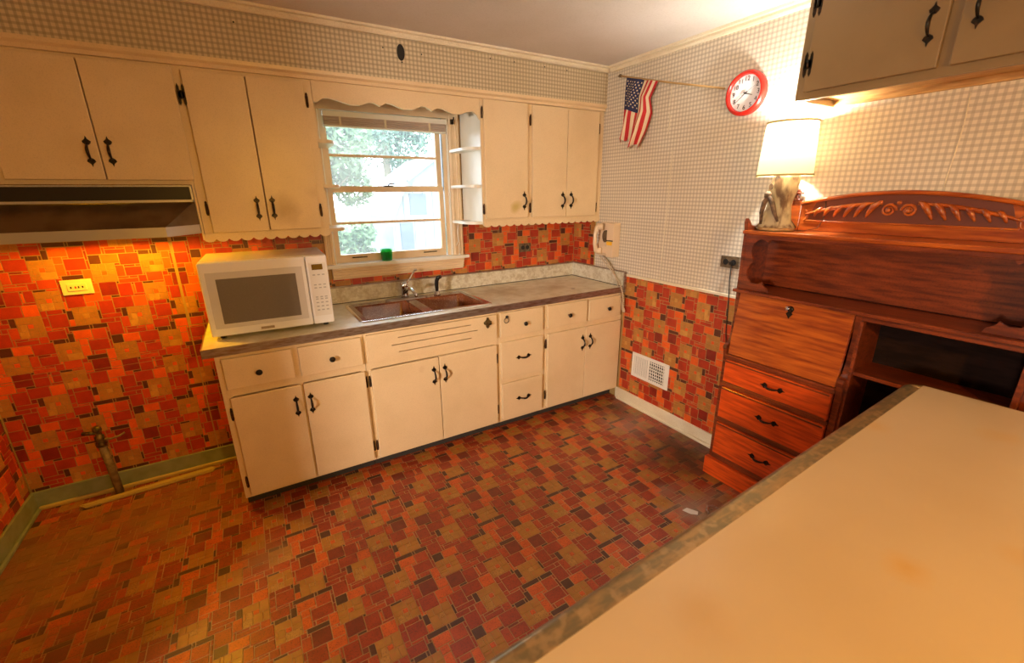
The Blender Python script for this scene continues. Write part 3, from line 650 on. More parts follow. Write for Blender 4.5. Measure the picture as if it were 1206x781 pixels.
# ------------------------------------------------------------------ window
win = bpy.data.objects.new('window_1', None); COL.objects.link(win); win.location = (-1.52, 0, 1.165); WL['window_1'] = Vector((-1.52, 0, 1.165)); win['kind'] = 'structure'
def wpart(name, boxes, m, b=.0015, parent=win):
    bm = N()
    for d in boxes: box(bm, *d, b=b)
    return obj(name, bm, m, parent)
def casing(x0, x1, inner_right):
    prof = [(x0, 0), (x1, 0), (x1, -.016), (x1-.010, -.020), (x1-.014, -.014), (x1-.024, -.018), (x1-.030, -.012), (x0+.022, -.014), (x0+.016, -.019), (x0+.006, -.019), (x0, -.012)]
    if not inner_right: prof = [(x0+x1-a, b) for a, b in prof][::-1]
    bm = N(); prism(bm, prof, 'z', 1.165, 2.13); obj('casing', bm, M_case, win)
casing(-1.979, -1.926, False); casing(-1.108, -1.036, True)
wpart('head_casing', [(-1.979, -1.036, -.016, -.0005, 2.07, 2.14)], M_case)
wpart('jamb', [(WX0, WX0+.006, 0, .12, WZ0, WZ1), (WX1-.006, WX1, 0, .12, WZ0, WZ1), (WX0, WX1, 0, .12, WZ1-.006, WZ1)], M_white, 0)
wpart('sash_stop', [(WX0+.006, WX0+.016, .022, .034, WZ0, WZ1-.006), (WX1-.030, WX1-.006, .028, .040, WZ0, WZ1-.006)], M_case, 0)
wpart('sill', [(-1.985, -1.005, -.050, -.0005, 1.146, 1.168), (WX0, WX1, 0, .16, 1.146, 1.166)], M_white, .003)
bm = N(); prism(bm, [(-.0005, 1.146), (-.045, 1.146), (-.045, 1.137), (-.033, 1.133), (-.038, 1.127), (-.038, 1.120), (-.029, 1.116), (-.032, 1.110), (-.032, 1.101), (-.023, 1.097), (-.026, 1.091), (-.026, 1.083), (-.017, 1.079), (-.016, 1.070), (-.0005, 1.070)], 'x', -1.955, -1.045); obj('apron', bm, M_case, win)
# lower sash (inner) and upper sash (outer)
def sash(name, x0, x1, y0, y1, z0, z1, bot, toprail, stile, zm):
    bm = N(); box(bm, x0, x0+stile, y0, y1, z0, z1); box(bm, x1-stile, x1, y0, y1, z0, z1); box(bm, x0+stile, x1-stile, y0, y1, z0, z0+bot); box(bm, x0+stile, x1-stile, y0, y1, z1-toprail, z1)
    s = obj(name, bm, M_case, win)
    bm = N(); box(bm, x0+stile, x1-stile, y0+.006, y1-.004, zm-.008, zm+.008, .003); obj('muntin', bm, M_case, s)
    for (a, b) in ((z0+bot, zm-.008), (zm+.008, z1-toprail)):
        bm = N(); box(bm, x0+stile, x1-stile, (y0+y1)/2-.0012, (y0+y1)/2+.0012, a, b); obj('pane', bm, M_pane, s)
    return s
s = sash('lower_sash', -1.913, -1.148, .040, .072, 1.168, 1.640, .050, .032, .030, 1.418)
for xc in (-1.765, -1.275):
    bm = N(); tube(bm, [(xc-.045, .036, 1.198), (xc-.045, .022, 1.200), (xc+.045, .022, 1.200), (xc+.045, .036, 1.198)], .0045, 6)
    obj('sash_lift', bm, M_brass, s)
bm = N(); box(bm, -1.56, -1.50, .038, .062, 1.640, 1.648, .002); tube(bm, [(-1.53, .05, 1.648), (-1.525, .04, 1.658), (-1.49, .035, 1.662)], .004, 6); obj('sash_lock', bm, M_iron, s)
sash('upper_sash', -1.905, -1.140, .078, .108, 1.615, 2.079, .030, .045, .034, 1.828)
# screen track line
wpart('track', [(WX1-.020, WX1-.010, .062, .110, WZ0, WZ1)], M_black, 0)

t = thing('roman_shade', 'woven slat shade rolled up at the top of the window', 'shade', (-1.51, .0, 1.985))
bm = N(); box(bm, -1.895, -1.118, -.014, .020, 2.035, 2.064, .003); obj('head_rail', bm, M_white, t)
for i in range(5):
    z = 1.990+i*.010; bm = N(); box(bm, -1.893, -1.128, -.010+.002*(i % 2), .016, z, z+.0085, .003); obj('slat', bm, M_blind, t)
for x in (-1.80, -1.53, -1.24): bx('ladder_tape', (x-.006, x+.006, -.013, .018, 1.986, 2.036), M_trim, t, 0)
bm = N(); box(bm, -1.893, -1.128, -.012, .018, 1.978, 1.988, .002); obj('bottom_rail', bm, M_white, t)
t = thing('shade_cord', 'white looped shade cord hanging on the right window casing', 'cord', (-1.075, -.025, 1.18))
bm = N(); tube(bm, [(-1.075, -.024, 1.38), (-1.085, -.026, 1.33), (-1.078, -.026, 1.27), (-1.098, -.026, 1.235), (-1.07, -.026, 1.24), (-1.08, -.026, 1.31), (-1.073, -.024, 1.385)], .0022, 5); obj('loop', bm, M_white, t)
bm = N(); tube(bm, [(-1.074, -.025, 1.24), (-1.074, -.025, 1.18)], .002, 5); lathe(bm, [(.002, 0), (.007, .004), (.006, .016), (.002, .022)], (-1.074, -.025, 1.16), 'z', 8); obj('tassel', bm, M_white, t)
for (x, w) in ((-1.958, 'left'), (-1.088, 'right')):
    bm = N(); box(bm, x-.010, x+.010, -.034, -.020, 2.035, 2.066, .002); tube(bm, [(x, -.03, 2.055), (x, -.055, 2.06), (x, -.06, 2.075)], .004, 6)
    tag(obj('curtain_rod_bracket', bm, M_iron), 'small dark curtain rod bracket on the top %s corner of the window casing' % w, 'bracket', 'curtain rod brackets')
t = thing('glass_cup', 'small green glass tumbler standing on the window sill', 'glass', (-1.600, -.012, 1.168))
bm = N(); lathe(bm, [(.030, 1.169), (.034, 1.172), (.037, 1.20), (.040, 1.243), (.038, 1.244), (.034, 1.20), (.028, 1.178)], (-1.600, -.012, 0), 'z', 12, smooth=False); obj('cup_body', bm, M_green, t)

# ------------------------------------------------------------------ microwave
t = thing('microwave', 'white microwave oven with grey window on the left end of the countertop', 'microwave', (0, 0, 0))
X0, X1, Y0, Y1, Z0, Z1 = -.281, .281, -.212, .212, .018, .380
bm = N(); box(bm, X0, X1, Y0+.030, Y1, Z0, Z1, .006); obj('case', bm, M_mw, t)
bm = N(); box(bm, X0, .176, Y0, Y0+.030, Z0+.001, Z1-.001, .007)
d = obj('door', bm, M_mw, t)
bm = N(); box(bm, X0+.024, .158, Y0-.0015, Y0+.002, Z0+.040, Z1-.048, .001); fr = obj('window_frame', bm, M_mwgray, d)
bm = N(); box(bm, X0+.062, .125, Y0-.003, Y0, Z0+.062, Z1-.080, .001); obj('window', bm, M_mwwin, d)
bm = N(); box(bm, -.068, -.008, Y0-.002, Y0+.001, Z0+.014, Z0+.026); obj('badge', bm, M_alu, d)
bm = N(); box(bm, .179, X1, Y0+.001, Y0+.030, Z0+.001, Z1-.001, .007); cp = obj('control_panel', bm, M_mw, t)
bm = N(); box(bm, .190, .272, Y0-.0005, Y0+.002, Z0+.045, Z1-.035, .0008); obj('keypad', bm, M_mwgray if False else mat('keypad_white', (.76, .75, .73), .4), cp)
bm = N(); box(bm, .204, .256, Y0-.002, Y0, Z1-.072, Z1-.043); obj('display', bm, M_disp, cp)
bm = N()
for r, zz_ in enumerate((.098, .150, .166, .215, .226, .245, .265, .285)):
    for c in range(3):
        x = .210+c*.0225; z = Z1-zz_
        box(bm, x-.0065, x+.0065, Y0-.0016, Y0-.0004, z-.003, z+.003)
obj('buttons', bm, mat('key_legend_grey', (.42, .42, .42), .5), cp, kind='stuff')
bm = N()
for x in (-.24, .24):
    for y in (-.16, .16): lathe(bm, [(.014, 0), (.012, .0185)], (x, y, 0), 'z', 10)
obj('feet', bm, M_black, t)
t.location = (-2.322, -.300, .9145); t.rotation_euler = (0, 0, math.radians(-2.0))

# ------------------------------------------------------------------ outlets, phone, register on the walls
def outlet(label, ctr, face, w, h, m, holes, slots=True, dark=M_black):
    t = thing('electrical_outlet', label, 'outlet', ctr, 'electrical outlets in the kitchen')
    cx, cy, cz = ctr
    bm = N()
    if face == 'b': box(bm, cx-w/2, cx+w/2, -.008, -.0005, cz-h/2, cz+h/2, .002)
    else: box(bm, -.009, -.0005, cy-w/2, cy+w/2, cz-h/2, cz+h/2, .002)
    obj('plate', bm, m, t)
    for s in holes:
        bm = N()
        c = (cx+s, -.008, cz) if face == 'b' else (-.009, cy+s, cz)
        lathe(bm, [(.017, -.0025), (.016, .001)] if True else [], c, 'y' if face == 'b' else 'x', 14); o = obj('socket', bm, dark, t)
    return t
t = outlet('yellowed ivory outlet plate on the tiled wall below the hood', (-3.160, -.004, 1.162), 'b', .118, .075, M_outy, (), )
bm = N(); box(bm, -3.196, -3.124, -.011, -.008, 1.144, 1.180, .001); rc = obj('receptacle', bm, M_outy, t)
for dx, mm in ((-.022, M_black), (.022, M_black), (-.005, M_red), (.007, M_black)):
    bx('slot', (-3.160+dx-.003, -3.160+dx+.003, -.012, -.0105, 1.157, 1.167), mm, rc, 0)
outlet('brown metal outlet plate on the backsplash wall under the corner cabinet', (-.497, -.004, 1.180), 'b', .108, .068, M_outm, (-.021, .021))
outlet('brown metal outlet plate on gingham wallpaper beside the desk', (0, -1.448, 1.200), 'r', .116, .068, M_outm, (.024, -.024))
bm = N(); prism(bm, [(-1.485, 1.190), (-1.462, 1.190), (-1.458, 1.205), (-1.485, 1.208)], 'x', -.034, -.012, .002)
tube(bm, [(-.03, -1.475, 1.19), (-.032, -1.478, 1.10), (-.022, -1.483, .98), (-.03, -1.500, .80), (-.02, -1.53, .55)], .003, 6)
plug_cord = obj('power_cord', bm, M_black)

t = thing('wall_phone', 'beige corded wall telephone beside the corner cabinet', 'telephone', (-.03, -.46, 1.13))
bm = N(); prism(bm, [(-.001, 1.130), (-.050, 1.130), (-.066, 1.15), (-.066, 1.20), (-.040, 1.26), (-.036, 1.33), (-.030, 1.372), (-.001, 1.378)], 'y', -.545, -.365, .004)
bb = obj('phone_body', bm, M_ivory, t)
bm = N(); box(bm, -.075, -.004, -.549, -.480, 1.126, 1.374, .005); obj('side_housing', bm, M_ivory, t)
bm = N(); box(bm, -.078, -.074, -.541, -.486, 1.216, 1.242); obj('yellow_label', bm, M_yel, t)
bm = N(); box(bm, -.0775, -.074, -.549, -.480, 1.245, 1.252); obj('groove', bm, M_black, t)
bm = N(); lathe(bm, [(.028, -.012), (.028, .010)], (-.045, -.441, 1.275), 'x', 16, (1, 1.6)); obj('dial', bm, M_outm, t)
bm = N(); tube(bm, [(-.075, -.395, 1.365), (-.092, -.393, 1.34), (-.108, -.390, 1.29), (-.108, -.390, 1.22), (-.095, -.393, 1.17), (-.078, -.395, 1.150)], [.016, .019, .015, .015, .019, .017], 10)
hs = obj('handset', bm, M_ivory, t)
for z in (1.345, 1.165):
    bm = N(); tube(bm, [(-.095, -.398, z), (-.075, -.412, z), (-.064, -.430, z)], [.020, .024, .024], 14); obj('handset_cup', bm, M_ivory, hs)
bm = N()
import itertools
def cordpath(f, n, r, turns):
    pts = []
    for i in range(n+1):
        s = i/n; p = Vector(f(s)); a = s*turns*2*math.pi; pts.append(p+Vector((r*math.cos(a), r*math.sin(a), 0)))
    return pts
def bez(*P):
    def f(s):
        q = [Vector(p) for p in P]
        while len(q) > 1: q = [q[i].lerp(q[i+1], s) for i in range(len(q)-1)]
        return q[0]
    return f
f1 = bez((-.07, -.41, 1.125), (-.05, -.47, 1.06), (-.04, -.60, .98), (-.045, -.66, .95), (-.05, -.675, .82), (-.04, -.665, .765))
f2 = bez((-.04, -.665, .765), (-.035, -.71, .71), (-.045, -.62, .69), (-.05, -.655, .86), (-.04, -.62, .99), (-.045, -.50, 1.06), (-.03, -.41, 1.125))
tube(bm, cordpath(f1, 160, .006, 34), .0036, 4); tube(bm, cordpath(f2, 200, .006, 44), .0036, 4)
obj('coiled_cord', bm, M_cord, t)

t = thing('wall_register', 'white metal heating register low on the tiled wall right of the base cabinets', 'vent', (0, -.937, .34))
bm = N(); ya, yb, za, zb = -1.108, -.765, .247, .437
m_ = .022
box(bm, -.008, -.0018, ya, yb, zb-m_, zb); box(bm, -.008, -.0018, ya, yb, za, za+m_); box(bm, -.008, -.0018, ya, ya+.038, za+m_, zb-m_); box(bm, -.008, -.0018, yb-m_, yb, za+m_, zb-m_); box(bm, -.008, -.0018, -.935, -.925, za+m_, zb-m_)
obj('frame', bm, M_vent, t)
bx('dark_duct', (-.0030, -.0018, ya+.03, yb-.02, za+.02, zb-.02), M_black, t, 0)  # black sheet stands in for the shade behind the louvres
for i in range(9):   # slanted louvres, left half
    y = -.790-i*.0155; bm = N(); prism(bm, [(y, za+m_), (y-.0115, za+m_), (y-.0115, zb-m_), (y, zb-m_)], 'x', -.0065, -.004)
    obj('louvre', bm, M_vent, t)
for i in range(7):
    y = -.950-i*.0185; bm = N(); box(bm, -.0065, -.004, y-.003, y+.003, za+m_, zb-m_); obj('grille_bar', bm, M_vent, t)
for i in range(6):
    z = za+m_+.014+i*.024; bm = N(); box(bm, -.006, -.0035, -1.070, -.935, z-.003, z+.003); obj('cross_bar', bm, M_vent, t)
bm = N(); box(bm, -.020, -.006, -1.078, -1.070, .345, .352); obj('damper_lever', bm, M_vent, t)

# ------------------------------------------------------------------ clock
CY, CZ = -1.413, 2.080
t = thing('wall_clock', 'round wall clock with red rim and white face on gingham wallpaper', 'clock', (0, CY, CZ))
R = .108
bm = N(); lathe(bm, [(R-.004, -.0015), (R, -.006), (R, -.030), (R-.006, -.040), (R-.016, -.044), (R-.020, -.038), (R-.022, -.022)], (0, CY, CZ), 'x', 48, cap=False); obj('rim', bm, M_red, t)
bm = N(); lathe(bm, [(R-.019, -.018), (R-.019, -.021)], (0, CY, CZ), 'x', 40); face = obj('clock_face', bm, M_face, t)
FONT = bpy.data.curves.new('numeral_font', 'FONT')
def text_obj(name, s, size, m, parent, center, axes, ext=.0004):
    c = bpy.data.curves.new(name, 'FONT'); c.body = s; c.size = size; c.align_x = 'CENTER'; c.align_y = 'CENTER'; c.extrude = ext
    tmp = bpy.data.objects.new('tmp_text', c); COL.objects.link(tmp); dg = bpy.context.evaluated_depsgraph_get(); me = bpy.data.meshes.new_from_object(tmp.evaluated_get(dg))
    bpy.data.objects.remove(tmp); me.name = name; me.materials.clear(); me.materials.append(m)
    right, up = axes; nrm = Vector(right).cross(Vector(up))
    for v in me.vertices: v.co = Vector(right)*v.co.x+Vector(up)*v.co.y+nrm*v.co.z
    return obj(name, me, None, parent, origin=center)
for h in range(1, 13):
    a = math.radians(90-30*h); rr = .068
    text_obj('numeral', str(h), .031, M_ink, t, (-.0222, CY-rr*math.cos(a), CZ+rr*math.sin(a)), ((0, -1, 0), (0, 0, 1)))
def hand(name, ang, L, w, x, tail=.012, m=M_ink):
    a = math.radians(90-ang); d = Vector((0, -math.cos(a), math.sin(a))); n = Vector((0, math.sin(a), math.cos(a)))
    c = Vector((x, CY, CZ)); bm = N()
    q = [c-d*tail-n*w, c-d*tail+n*w, c+d*L+n*w*.4, c+d*L-n*w*.4]
    A = [bm.verts.new(p) for p in q]; Bv = [bm.verts.new(p+Vector((-.0008, 0, 0))) for p in q]
    bm.faces.new(A); bm.faces.new(Bv[::-1])
    for i in range(4): bm.faces.new((A[i], Bv[i], Bv[(i+1) % 4], A[(i+1) % 4]))
    bmesh.ops.recalc_face_normals(bm, faces=bm.faces); obj(name, bm, m, t)
hand('hour_hand', 109, .040, .0028, -.0235); hand('minute_hand', 232, .068, .002, -.025); hand('second_hand', 60, .074, .0006, -.0265, .02)
bm = N(); lathe(bm, [(.005, -.022), (.004, -.028)], (0, CY, CZ), 'x', 12); obj('hub', bm, M_ink, t)

# ------------------------------------------------------------------ flag
t = thing('flag_on_stick', 'small striped flag with a starred blue canton hanging from a thin stick near the corner', 'flag', (-.03, -.8, 2.24))
bm = N(); tube(bm, [(-.035, -.490, 2.344), (-.030, -.565, 2.322), (-.024, -.90, 2.228), (-.018, -1.283, 2.126)], .0055, 8); obj('flag_stick', bm, M_pole, t)
bm = N(); lathe(bm, [(.007, 0), (.011, .006), (.009, .018), (.003, .030)], (0, 0, 0), 'y', 10); bmesh.ops.translate(bm, verts=bm.verts, vec=(-.036, -.495, 2.345)); obj('finial', bm, M_outm, t)
def cloth(u, v):     # u along the stick 0..1, v down 0..1
    yl = -.562+.067*v
    k = ((0, 0), (.22, .062), (.45, .040), (.75, .075), (1, .120))
    for (a, p), (b, q) in zip(k, k[1:]):
        if v <= b or b == 1: yr = -.824+p+(q-p)*(v-a)/(b-a); break
    y = yl+(yr-yl)*(u+.03*math.sin(u*12)*v)
    zt = 2.318-u*.070; drop = .385+.025*math.cos(u*10+1)*v-(.05*math.exp(-((u-.42)/.07)**2))*v**6
    x = -.040+.022*math.sin(u*14+v*2)*(.25+v)-.008*math.cos(u*5-v*4)
    return Vector((x, y, zt-v*drop))
NU, NV = 52, 48
bm = N(); g = [[bm.verts.new(cloth(i/NU, j/NV)) for i in range(NU+1)] for j in range(NV+1)]
for j in range(NV):
    for i in range(NU):
        f = bm.faces.new((g[j][i], g[j][i+1], g[j+1][i+1], g[j+1][i])); f.smooth = True
        st = int((i+.5)/NU*13); f.material_index = 2 if (st < 7 and j < NV*.46) else (0 if st % 2 == 0 else 1)
fl = obj('flag_cloth', bm, [M_fred, M_fwht, M_fblu], t)
bm = N()
for row in range(11):
    for c in range(6 if row % 2 == 0 else 5):
        v = .03+.40*(row+.5)/11; u = (7/13)*((c+.5+(0 if row % 2 == 0 else .5))/6)
        vs_ = []
        for k in range(10):
            a = math.pi*k/5; rr = (.0062, .0026)[k % 2]
            vs_.append(bm.verts.new(cloth(u+rr*math.cos(a)/.262, v+rr*math.sin(a)/.38)+Vector((-.0012, 0, 0))))
        bm.faces.new(vs_)
obj('canton_stars', bm, M_fwht, fl)

# ------------------------------------------------------------------ gas pipe, loose strip, debris
t = thing('capped_gas_pipe', 'old capped gas pipe with valve rising by the left baseboard', 'pipe', (-3.232, -.06, 0))
bm = N(); tube(bm, [(-3.232, -.060, .001), (-3.234, -.066, .18), (-3.238, -.075, .325)], .019, 12); obj('pipe', bm, M_pipe, t)
bm = N(); lathe(bm, [(.024, .315), (.026, .33), (.018, .345), (.022, .355), (.022, .375), (.014, .38), (.016, .40), (.020, .41), (.018, .425), (.008, .43)], (-3.238, -.076, 0), 'z', 10); tube(bm, [(-3.30, -.078, .405), (-3.238, -.078, .392)], .010, 8); obj('valve', bm, M_brass, t)
bm = N(); tube(bm, [(-3.238, -.076, .352), (-3.19, -.09, .350), (-3.155, -.095, .358), (-3.13, -.095, .372)], [.008, .007, .006, .005], 6); obj('valve_lever', bm, M_pipe, t)
bm = N(); prism(bm, [(-3.392, -.112), (-3.362, -.142), (-2.79, -.106), (-2.775, -.080), (-2.80, -.060)], 'z', .002, .020, .005)
tag(obj('loose_wood_strip', bm, M_round), 'loose yellowed wood moulding strip lying on the floor along the left wall base', 'wood strip')
bm = N(); prism(bm, [(-.66, -1.80), (-.625, -1.80), (-.600, -1.85), (-.62, -1.862), (-.645, -1.84)], 'z', .0015, .004); tag(obj('paint_chip', bm, M_debris), 'white paint chip on the floor in front of the desk', 'debris')
bm = N(); tube(bm, [(-.572, -1.892, .006), (-.568, -1.874, .022), (-.545, -1.862, .026), (-.52, -1.874, .024), (-.50, -1.895, .014), (-.495, -1.912, .006)], [.006, .006, .0045, .0045, .0045, .004], 8)
tag(obj('bent_metal_hook', bm, M_alu), 'bent metal hook lying on the floor near the counter edge', 'hook')

# ------------------------------------------------------------------ desk (side by side secretary)
DL, DR, DM0, DM1 = -1.640, -2.725, -2.188, -2.216      # outer sides, middle upright (y)
t = thing('secretary_desk', 'carved red oak secretary desk with drop front, drawers and open bookcase against the right wall', 'desk', (-.14, -2.18, 0))
def dpart(name, boxes, m, b=.002, parent=t, label=None):
    bm = N()
    for d in boxes: box(bm, d[0], d[1], min(d[2], d[3]), max(d[2], d[3]), d[4], d[5], b=b)
    return obj(name, bm, m, parent, label)
def side(y0, y1, horn=True):
    prof = [(-.012, .002), (-.245, .002), (-.245, .72), (-.252, .765), (-.262, .785), (-.256, .800), (-.238, .808), (-.222, .822), (-.212, .86), (-.205, .98), (-.215, 1.10), (-.222, 1.395)]
    if horn: prof += [(-.232, 1.445), (-.226, 1.462), (-.212, 1.452), (-.195, 1.430), (-.175, 1.422), (-.160, 1.425), (-.150, 1.410), (-.012, 1.405)]
    else: prof += [(-.012, 1.395)]
    bm = N(); t2 = [(x, z) for x, z in prof]; prism(bm, t2, 'y', min(y0, y1), max(y0, y1), .002); return obj('side_board', bm, M_wood, t)
side(DL, DL-.020); side(DR+.020, DR)
mid = [(-.012, .11), (-.245, .11), (-.245, .72), (-.252, .765), (-.262, .785), (-.256, .800), (-.238, .808), (-.222, .822), (-.212, .86), (-.205, .98), (-.222, 1.092), (-.012, 1.092)]
bm = N(); prism(bm, mid, 'y', DM1, DM0, .002); obj('middle_upright', bm, M_wood, t)
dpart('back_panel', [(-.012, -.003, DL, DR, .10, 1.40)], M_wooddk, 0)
dpart('hutch_back', [(-.020, -.0125, DL-.02, DR+.02, 1.112, 1.385)], M_wood, 0)
dpart('plinth', [(-.275, -.245, DL+.006, DM1-.004, .002, .110)], M_wooddr)
dpart('bookcase_floor', [(-.235, -.012, DM1, DR+.02, .085, .105), (-.238, -.225, DM1, DR+.02, .002, .085)], M_wood)
dpart('top_shelf', [(-.236, -.012, DL-.001, DR+.001, 1.386, 1.404)], M_woodlt, .004)
dpart('top_edge_moulding', [(-.230, -.222, DL-.02, DR+.02, 1.366, 1.386)], M_wood, .002)
dpart('middle_shelf', [(-.250, -.012, DL-.0005, DR+.0005, 1.092, 1.108)], M_wood, .003)
dpart('middle_rail', [(-.222, -.205, DM1, DR+.02, 1.066, 1.092)], M_wood, .002)
dpart('writing_ledge', [(-.262, -.012, DL-.020, DM0, .738, .752)], M_wood, .003)
dpart('bookshelf', [(-.215, -.012, DM1, DR+.02, .822, .838)], M_wood, .002)
dpart('bookcase_stile', [(-.236, -.210, DM1, DM1-.012, .105, 1.066), (-.236, -.210, DR+.020, DR+.036, .105, 1.066)], M_wood, .002)
# drop front, leaning
bm = N(); prism(bm, [(-.246, .754), (-.228, .754), (-.194, 1.090), (-.212, 1.090)], 'y', DM0+.004, DL-.024, .002)
flap = obj('drop_front', bm, M_woodlt, t)
bm = N(); lathe(bm, [(.016, 0), (.014, -.003), (.010, -.006)], (-.216, -1.925, 1.052), 'x', 16); prism(bm, [(-1.925, 1.048), (-1.940, 1.030), (-1.933, 1.020), (-1.925, 1.006), (-1.917, 1.020), (-1.910, 1.030)], 'x', -.223, -.216)
obj('keyhole_escutcheon', bm, M_iron, flap)
bm = N(); tube(bm, [(-.215, -1.925, 1.055), (-.245, -1.925, 1.060)], .004, 8); lathe(bm, [(.011, 0), (.011, .003)], (-.250, -1.925, 1.062), 'y', 12); obj('key', bm, M_chrome, flap)
H_RH = handle_mesh('handle', 'rh', .125)
for (z0, z1, hz, xf) in ((.588, .722, .657, -.262), (.372, .562, .475, -.262), (.140, .345, .247, -.262)):
    dr = dpart('drawer', [(xf, -.235, DL-.026, DM0+.004, z0, z1)], M_wooddr, .005)
    dpart('drawer_bead', [(xf-.004, xf, DL-.030, DM0+.010, z1-.012, z1-.004), (xf-.004, xf, DL-.030, DM0+.010, z0+.004, z0+.012)], M_wood, .001, dr)
    obj('handle', H_RH, None, dr, origin=(xf-.001, -1.932, hz))
dpart('drawer_rail', [(-.252, -.20, DL-.02, DM0, .722, .738), (-.252, -.20, DL-.02, DM0, .565, .585), (-.252, -.20, DL-.02, DM0, .348, .369), (-.252, -.20, DL-.02, DM0, .110, .137)], M_wood, .002)
# pierced brackets at the ends of the hutch opening
def fret(y_out, sgn):   # sgn -1: grows towards -y
    P = [(0, 1.110), (0, 1.386)]
    inner = [(.170, 1.386), (.165, 1.374), (.135, 1.372), (.118, 1.362), (.108, 1.350), (.100, 1.356), (.082, 1.364), (.060, 1.360), (.042, 1.344), (.032, 1.318), (.034, 1.288), (.046, 1.264), (.052, 1.252), (.040, 1.240), (.026, 1.214), (.024, 1.186), (.036, 1.160), (.056, 1.145), (.080, 1.143), (.098, 1.150), (.106, 1.158), (.112, 1.146), (.122, 1.136), (.135, 1.128), (.142, 1.110)]
    pts = [(y_out+sgn*a, z) for a, z in P+inner]
    if sgn < 0: pts = pts[::-1]
    bm = N(); prism(bm, pts, 'x', -.220, -.206, .0015); obj('pierced_bracket', bm, M_wood, t)
fret(DL-.020, -1); fret(DR+.020, 1)
dpart('hutch_partition', [(-.20, -.021, -1.805, -1.79, 1.108, 1.34)], M_wood, .002) if False else None
# crest
YC = (DL+DR)/2
crest = thing('tmp', '', '', (0, 0, 0)); COL.objects.unlink(crest); bpy.data.objects.remove(crest)
def archz(y): return 1.588-.050*((y-YC)/.385)**2
bm = N(); ys = [YC+.385-.77*i/24 for i in range(25)]
prism(bm, [(YC+.385, 1.405)]+[(y, archz(y)) for y in ys]+[(YC-.385, 1.405)], 'x', -.030, -.012, .002); cr = obj('crest_board', bm, M_woodlt, t)
bm = N(); prism(bm, [(y, z) for y, z in [(YC+.350, 1.456)]+[(y, archz(y)-.016) for y in ys if abs(y-YC) < .352]+[(YC-.350, 1.456)]], 'x', -.0318, -.030); obj('carved_ground', bm, mat('dark_stained_recess', (.13, .028, .008), .45), cr)  # darker plate paints the shade behind the carving for contrast
bm = N()   # raised border of the carved panel
tube(bm, [(-.034, y, archz(y)-.008) for y in ys], .009, 8)
tube(bm, [(-.033, YC+.355-.71*i/12, 1.452) for i in range(13)], .004, 6)
for s in (1, -1): tube(bm, [(-.033, YC+s*(.365-.012*math.cos(a)), 1.477+.024*math.sin(a)) for a in [-1.57+i*.39 for i in range(9)]], .004, 6)
obj('crest_border', bm, M_woodlt, cr)
bm = N()   # scrolls and leaves
for s in (1, -1):
    for i in range(6):
        y0 = .060+i*.046; sc = 1-.085*i; zt = 1.541-.006*i
        pts = [(-.034-.006*math.sin(math.pi*k/9), YC+s*(y0+.052*sc*(k/9)**.75), zt-.066*sc*(k/9)**1.5) for k in range(10)]
        tube(bm, pts, [.003+.0095*sc*math.sin(math.pi*(.12+.86*k/9)) for k in range(10)], 8)
    tube(bm, [(-.034, YC+s*(.06+.30*q), 1.536-.055*q**1.7) for q in [i/12 for i in range(13)]], [.005+.004*math.sin(math.pi*i/12) for i in range(13)], 7)
    sp = []
    for k in range(30):
        a = k*.42; r = .026*(1-k/34); sp.append((-.034, YC+s*(.034-r*math.cos(a)), 1.508+r*math.sin(a)))
    tube(bm, sp, [.006-.0001*k for k in range(30)], 7)
    lathe(bm, [(.010, -.042), (.008, -.046), (.002, -.048)], (0, YC+s*.034, 1.508), 'x', 10)
lathe(bm, [(.008, -.040), (.008, -.045), (.002, -.047)], (0, YC, 1.540), 'x', 8)
obj('carved_scrollwork', bm, M_woodlt, cr)
for s in (1, -1):
    yc = YC+s*.428; bm = N(); box(bm, -.032, -.012, min(yc-.042, yc+.042), max(yc-.042, yc+.042), 1.405, 1.545, .002); po = obj('crest_post', bm, M_woodlt, t)
    bm = N(); box(bm, -.040, -.008, yc-.030, yc+.030, 1.545, 1.556, .003); box(bm, -.034, -.010, yc-.018, yc+.018, 1.556, 1.575, .003); box(bm, -.044, -.008, yc-.034, yc+.034, 1.575, 1.584, .003); lathe(bm, [(.026, 1.584), (.020, 1.596), (.006, 1.606)], (-.026, yc, 0), 'z', 12); obj('post_cap', bm, M_wood, po)
    bm = N(); ya_ = YC+s*.470; yb_ = YC+s*.52; prism(bm, sorted([(ya_, 1.405)])+[(yb_, 1.405), (yb_, 1.415), ((ya_+yb_)/2, 1.425), (ya_, 1.46)], 'x', -.030, -.014); obj('crest_foot', bm, M_woodlt, t)

# ------------------------------------------------------------------ table lamp
LX, LY = -.130, -1.742
t = thing('table_lamp', 'lit table lamp with rustic birch log base and drum shade standing on the desk top', 'lamp', (LX, LY, 1.405))
bm = N(); lathe(bm, [(.084, 1.4055), (.088, 1.412), (.084, 1.422)], (LX, LY, 0), 'z', 24, (.75, 1)); obj('base_disc', bm, M_lbase, t)
bm = N()
rnd = random.Random(3); rings = []
for j in range(15):
    h = 1.420+.245*j/14; r = .058+.026*math.exp(-(h-1.42)/.018)+.006*math.sin(h*40)
    ring = []
    for k in range(28):
        a = 2*math.pi*k/28; rr = r*(1+.10*math.sin(3*a+h*14)+.05*math.sin(7*a-h*20)+(.10*abs(math.sin(7*a)) if j < 2 else 0)+rnd.uniform(-.02, .02))
        ring.append(bm.verts.new((LX+rr*.80*math.cos(a), LY-.010*(h-1.42)/.24+rr*math.sin(a), h)))
    rings.append(ring)
for j in range(14):
    for k in range(28): bm.faces.new((rings[j][k], rings[j][(k+1) % 28], rings[j+1][(k+1) % 28], rings[j+1][k])).smooth = True
bm.faces.new(rings[-1]); bm.faces.new(rings[0][::-1])
obj('log_base', bm, M_log, t)
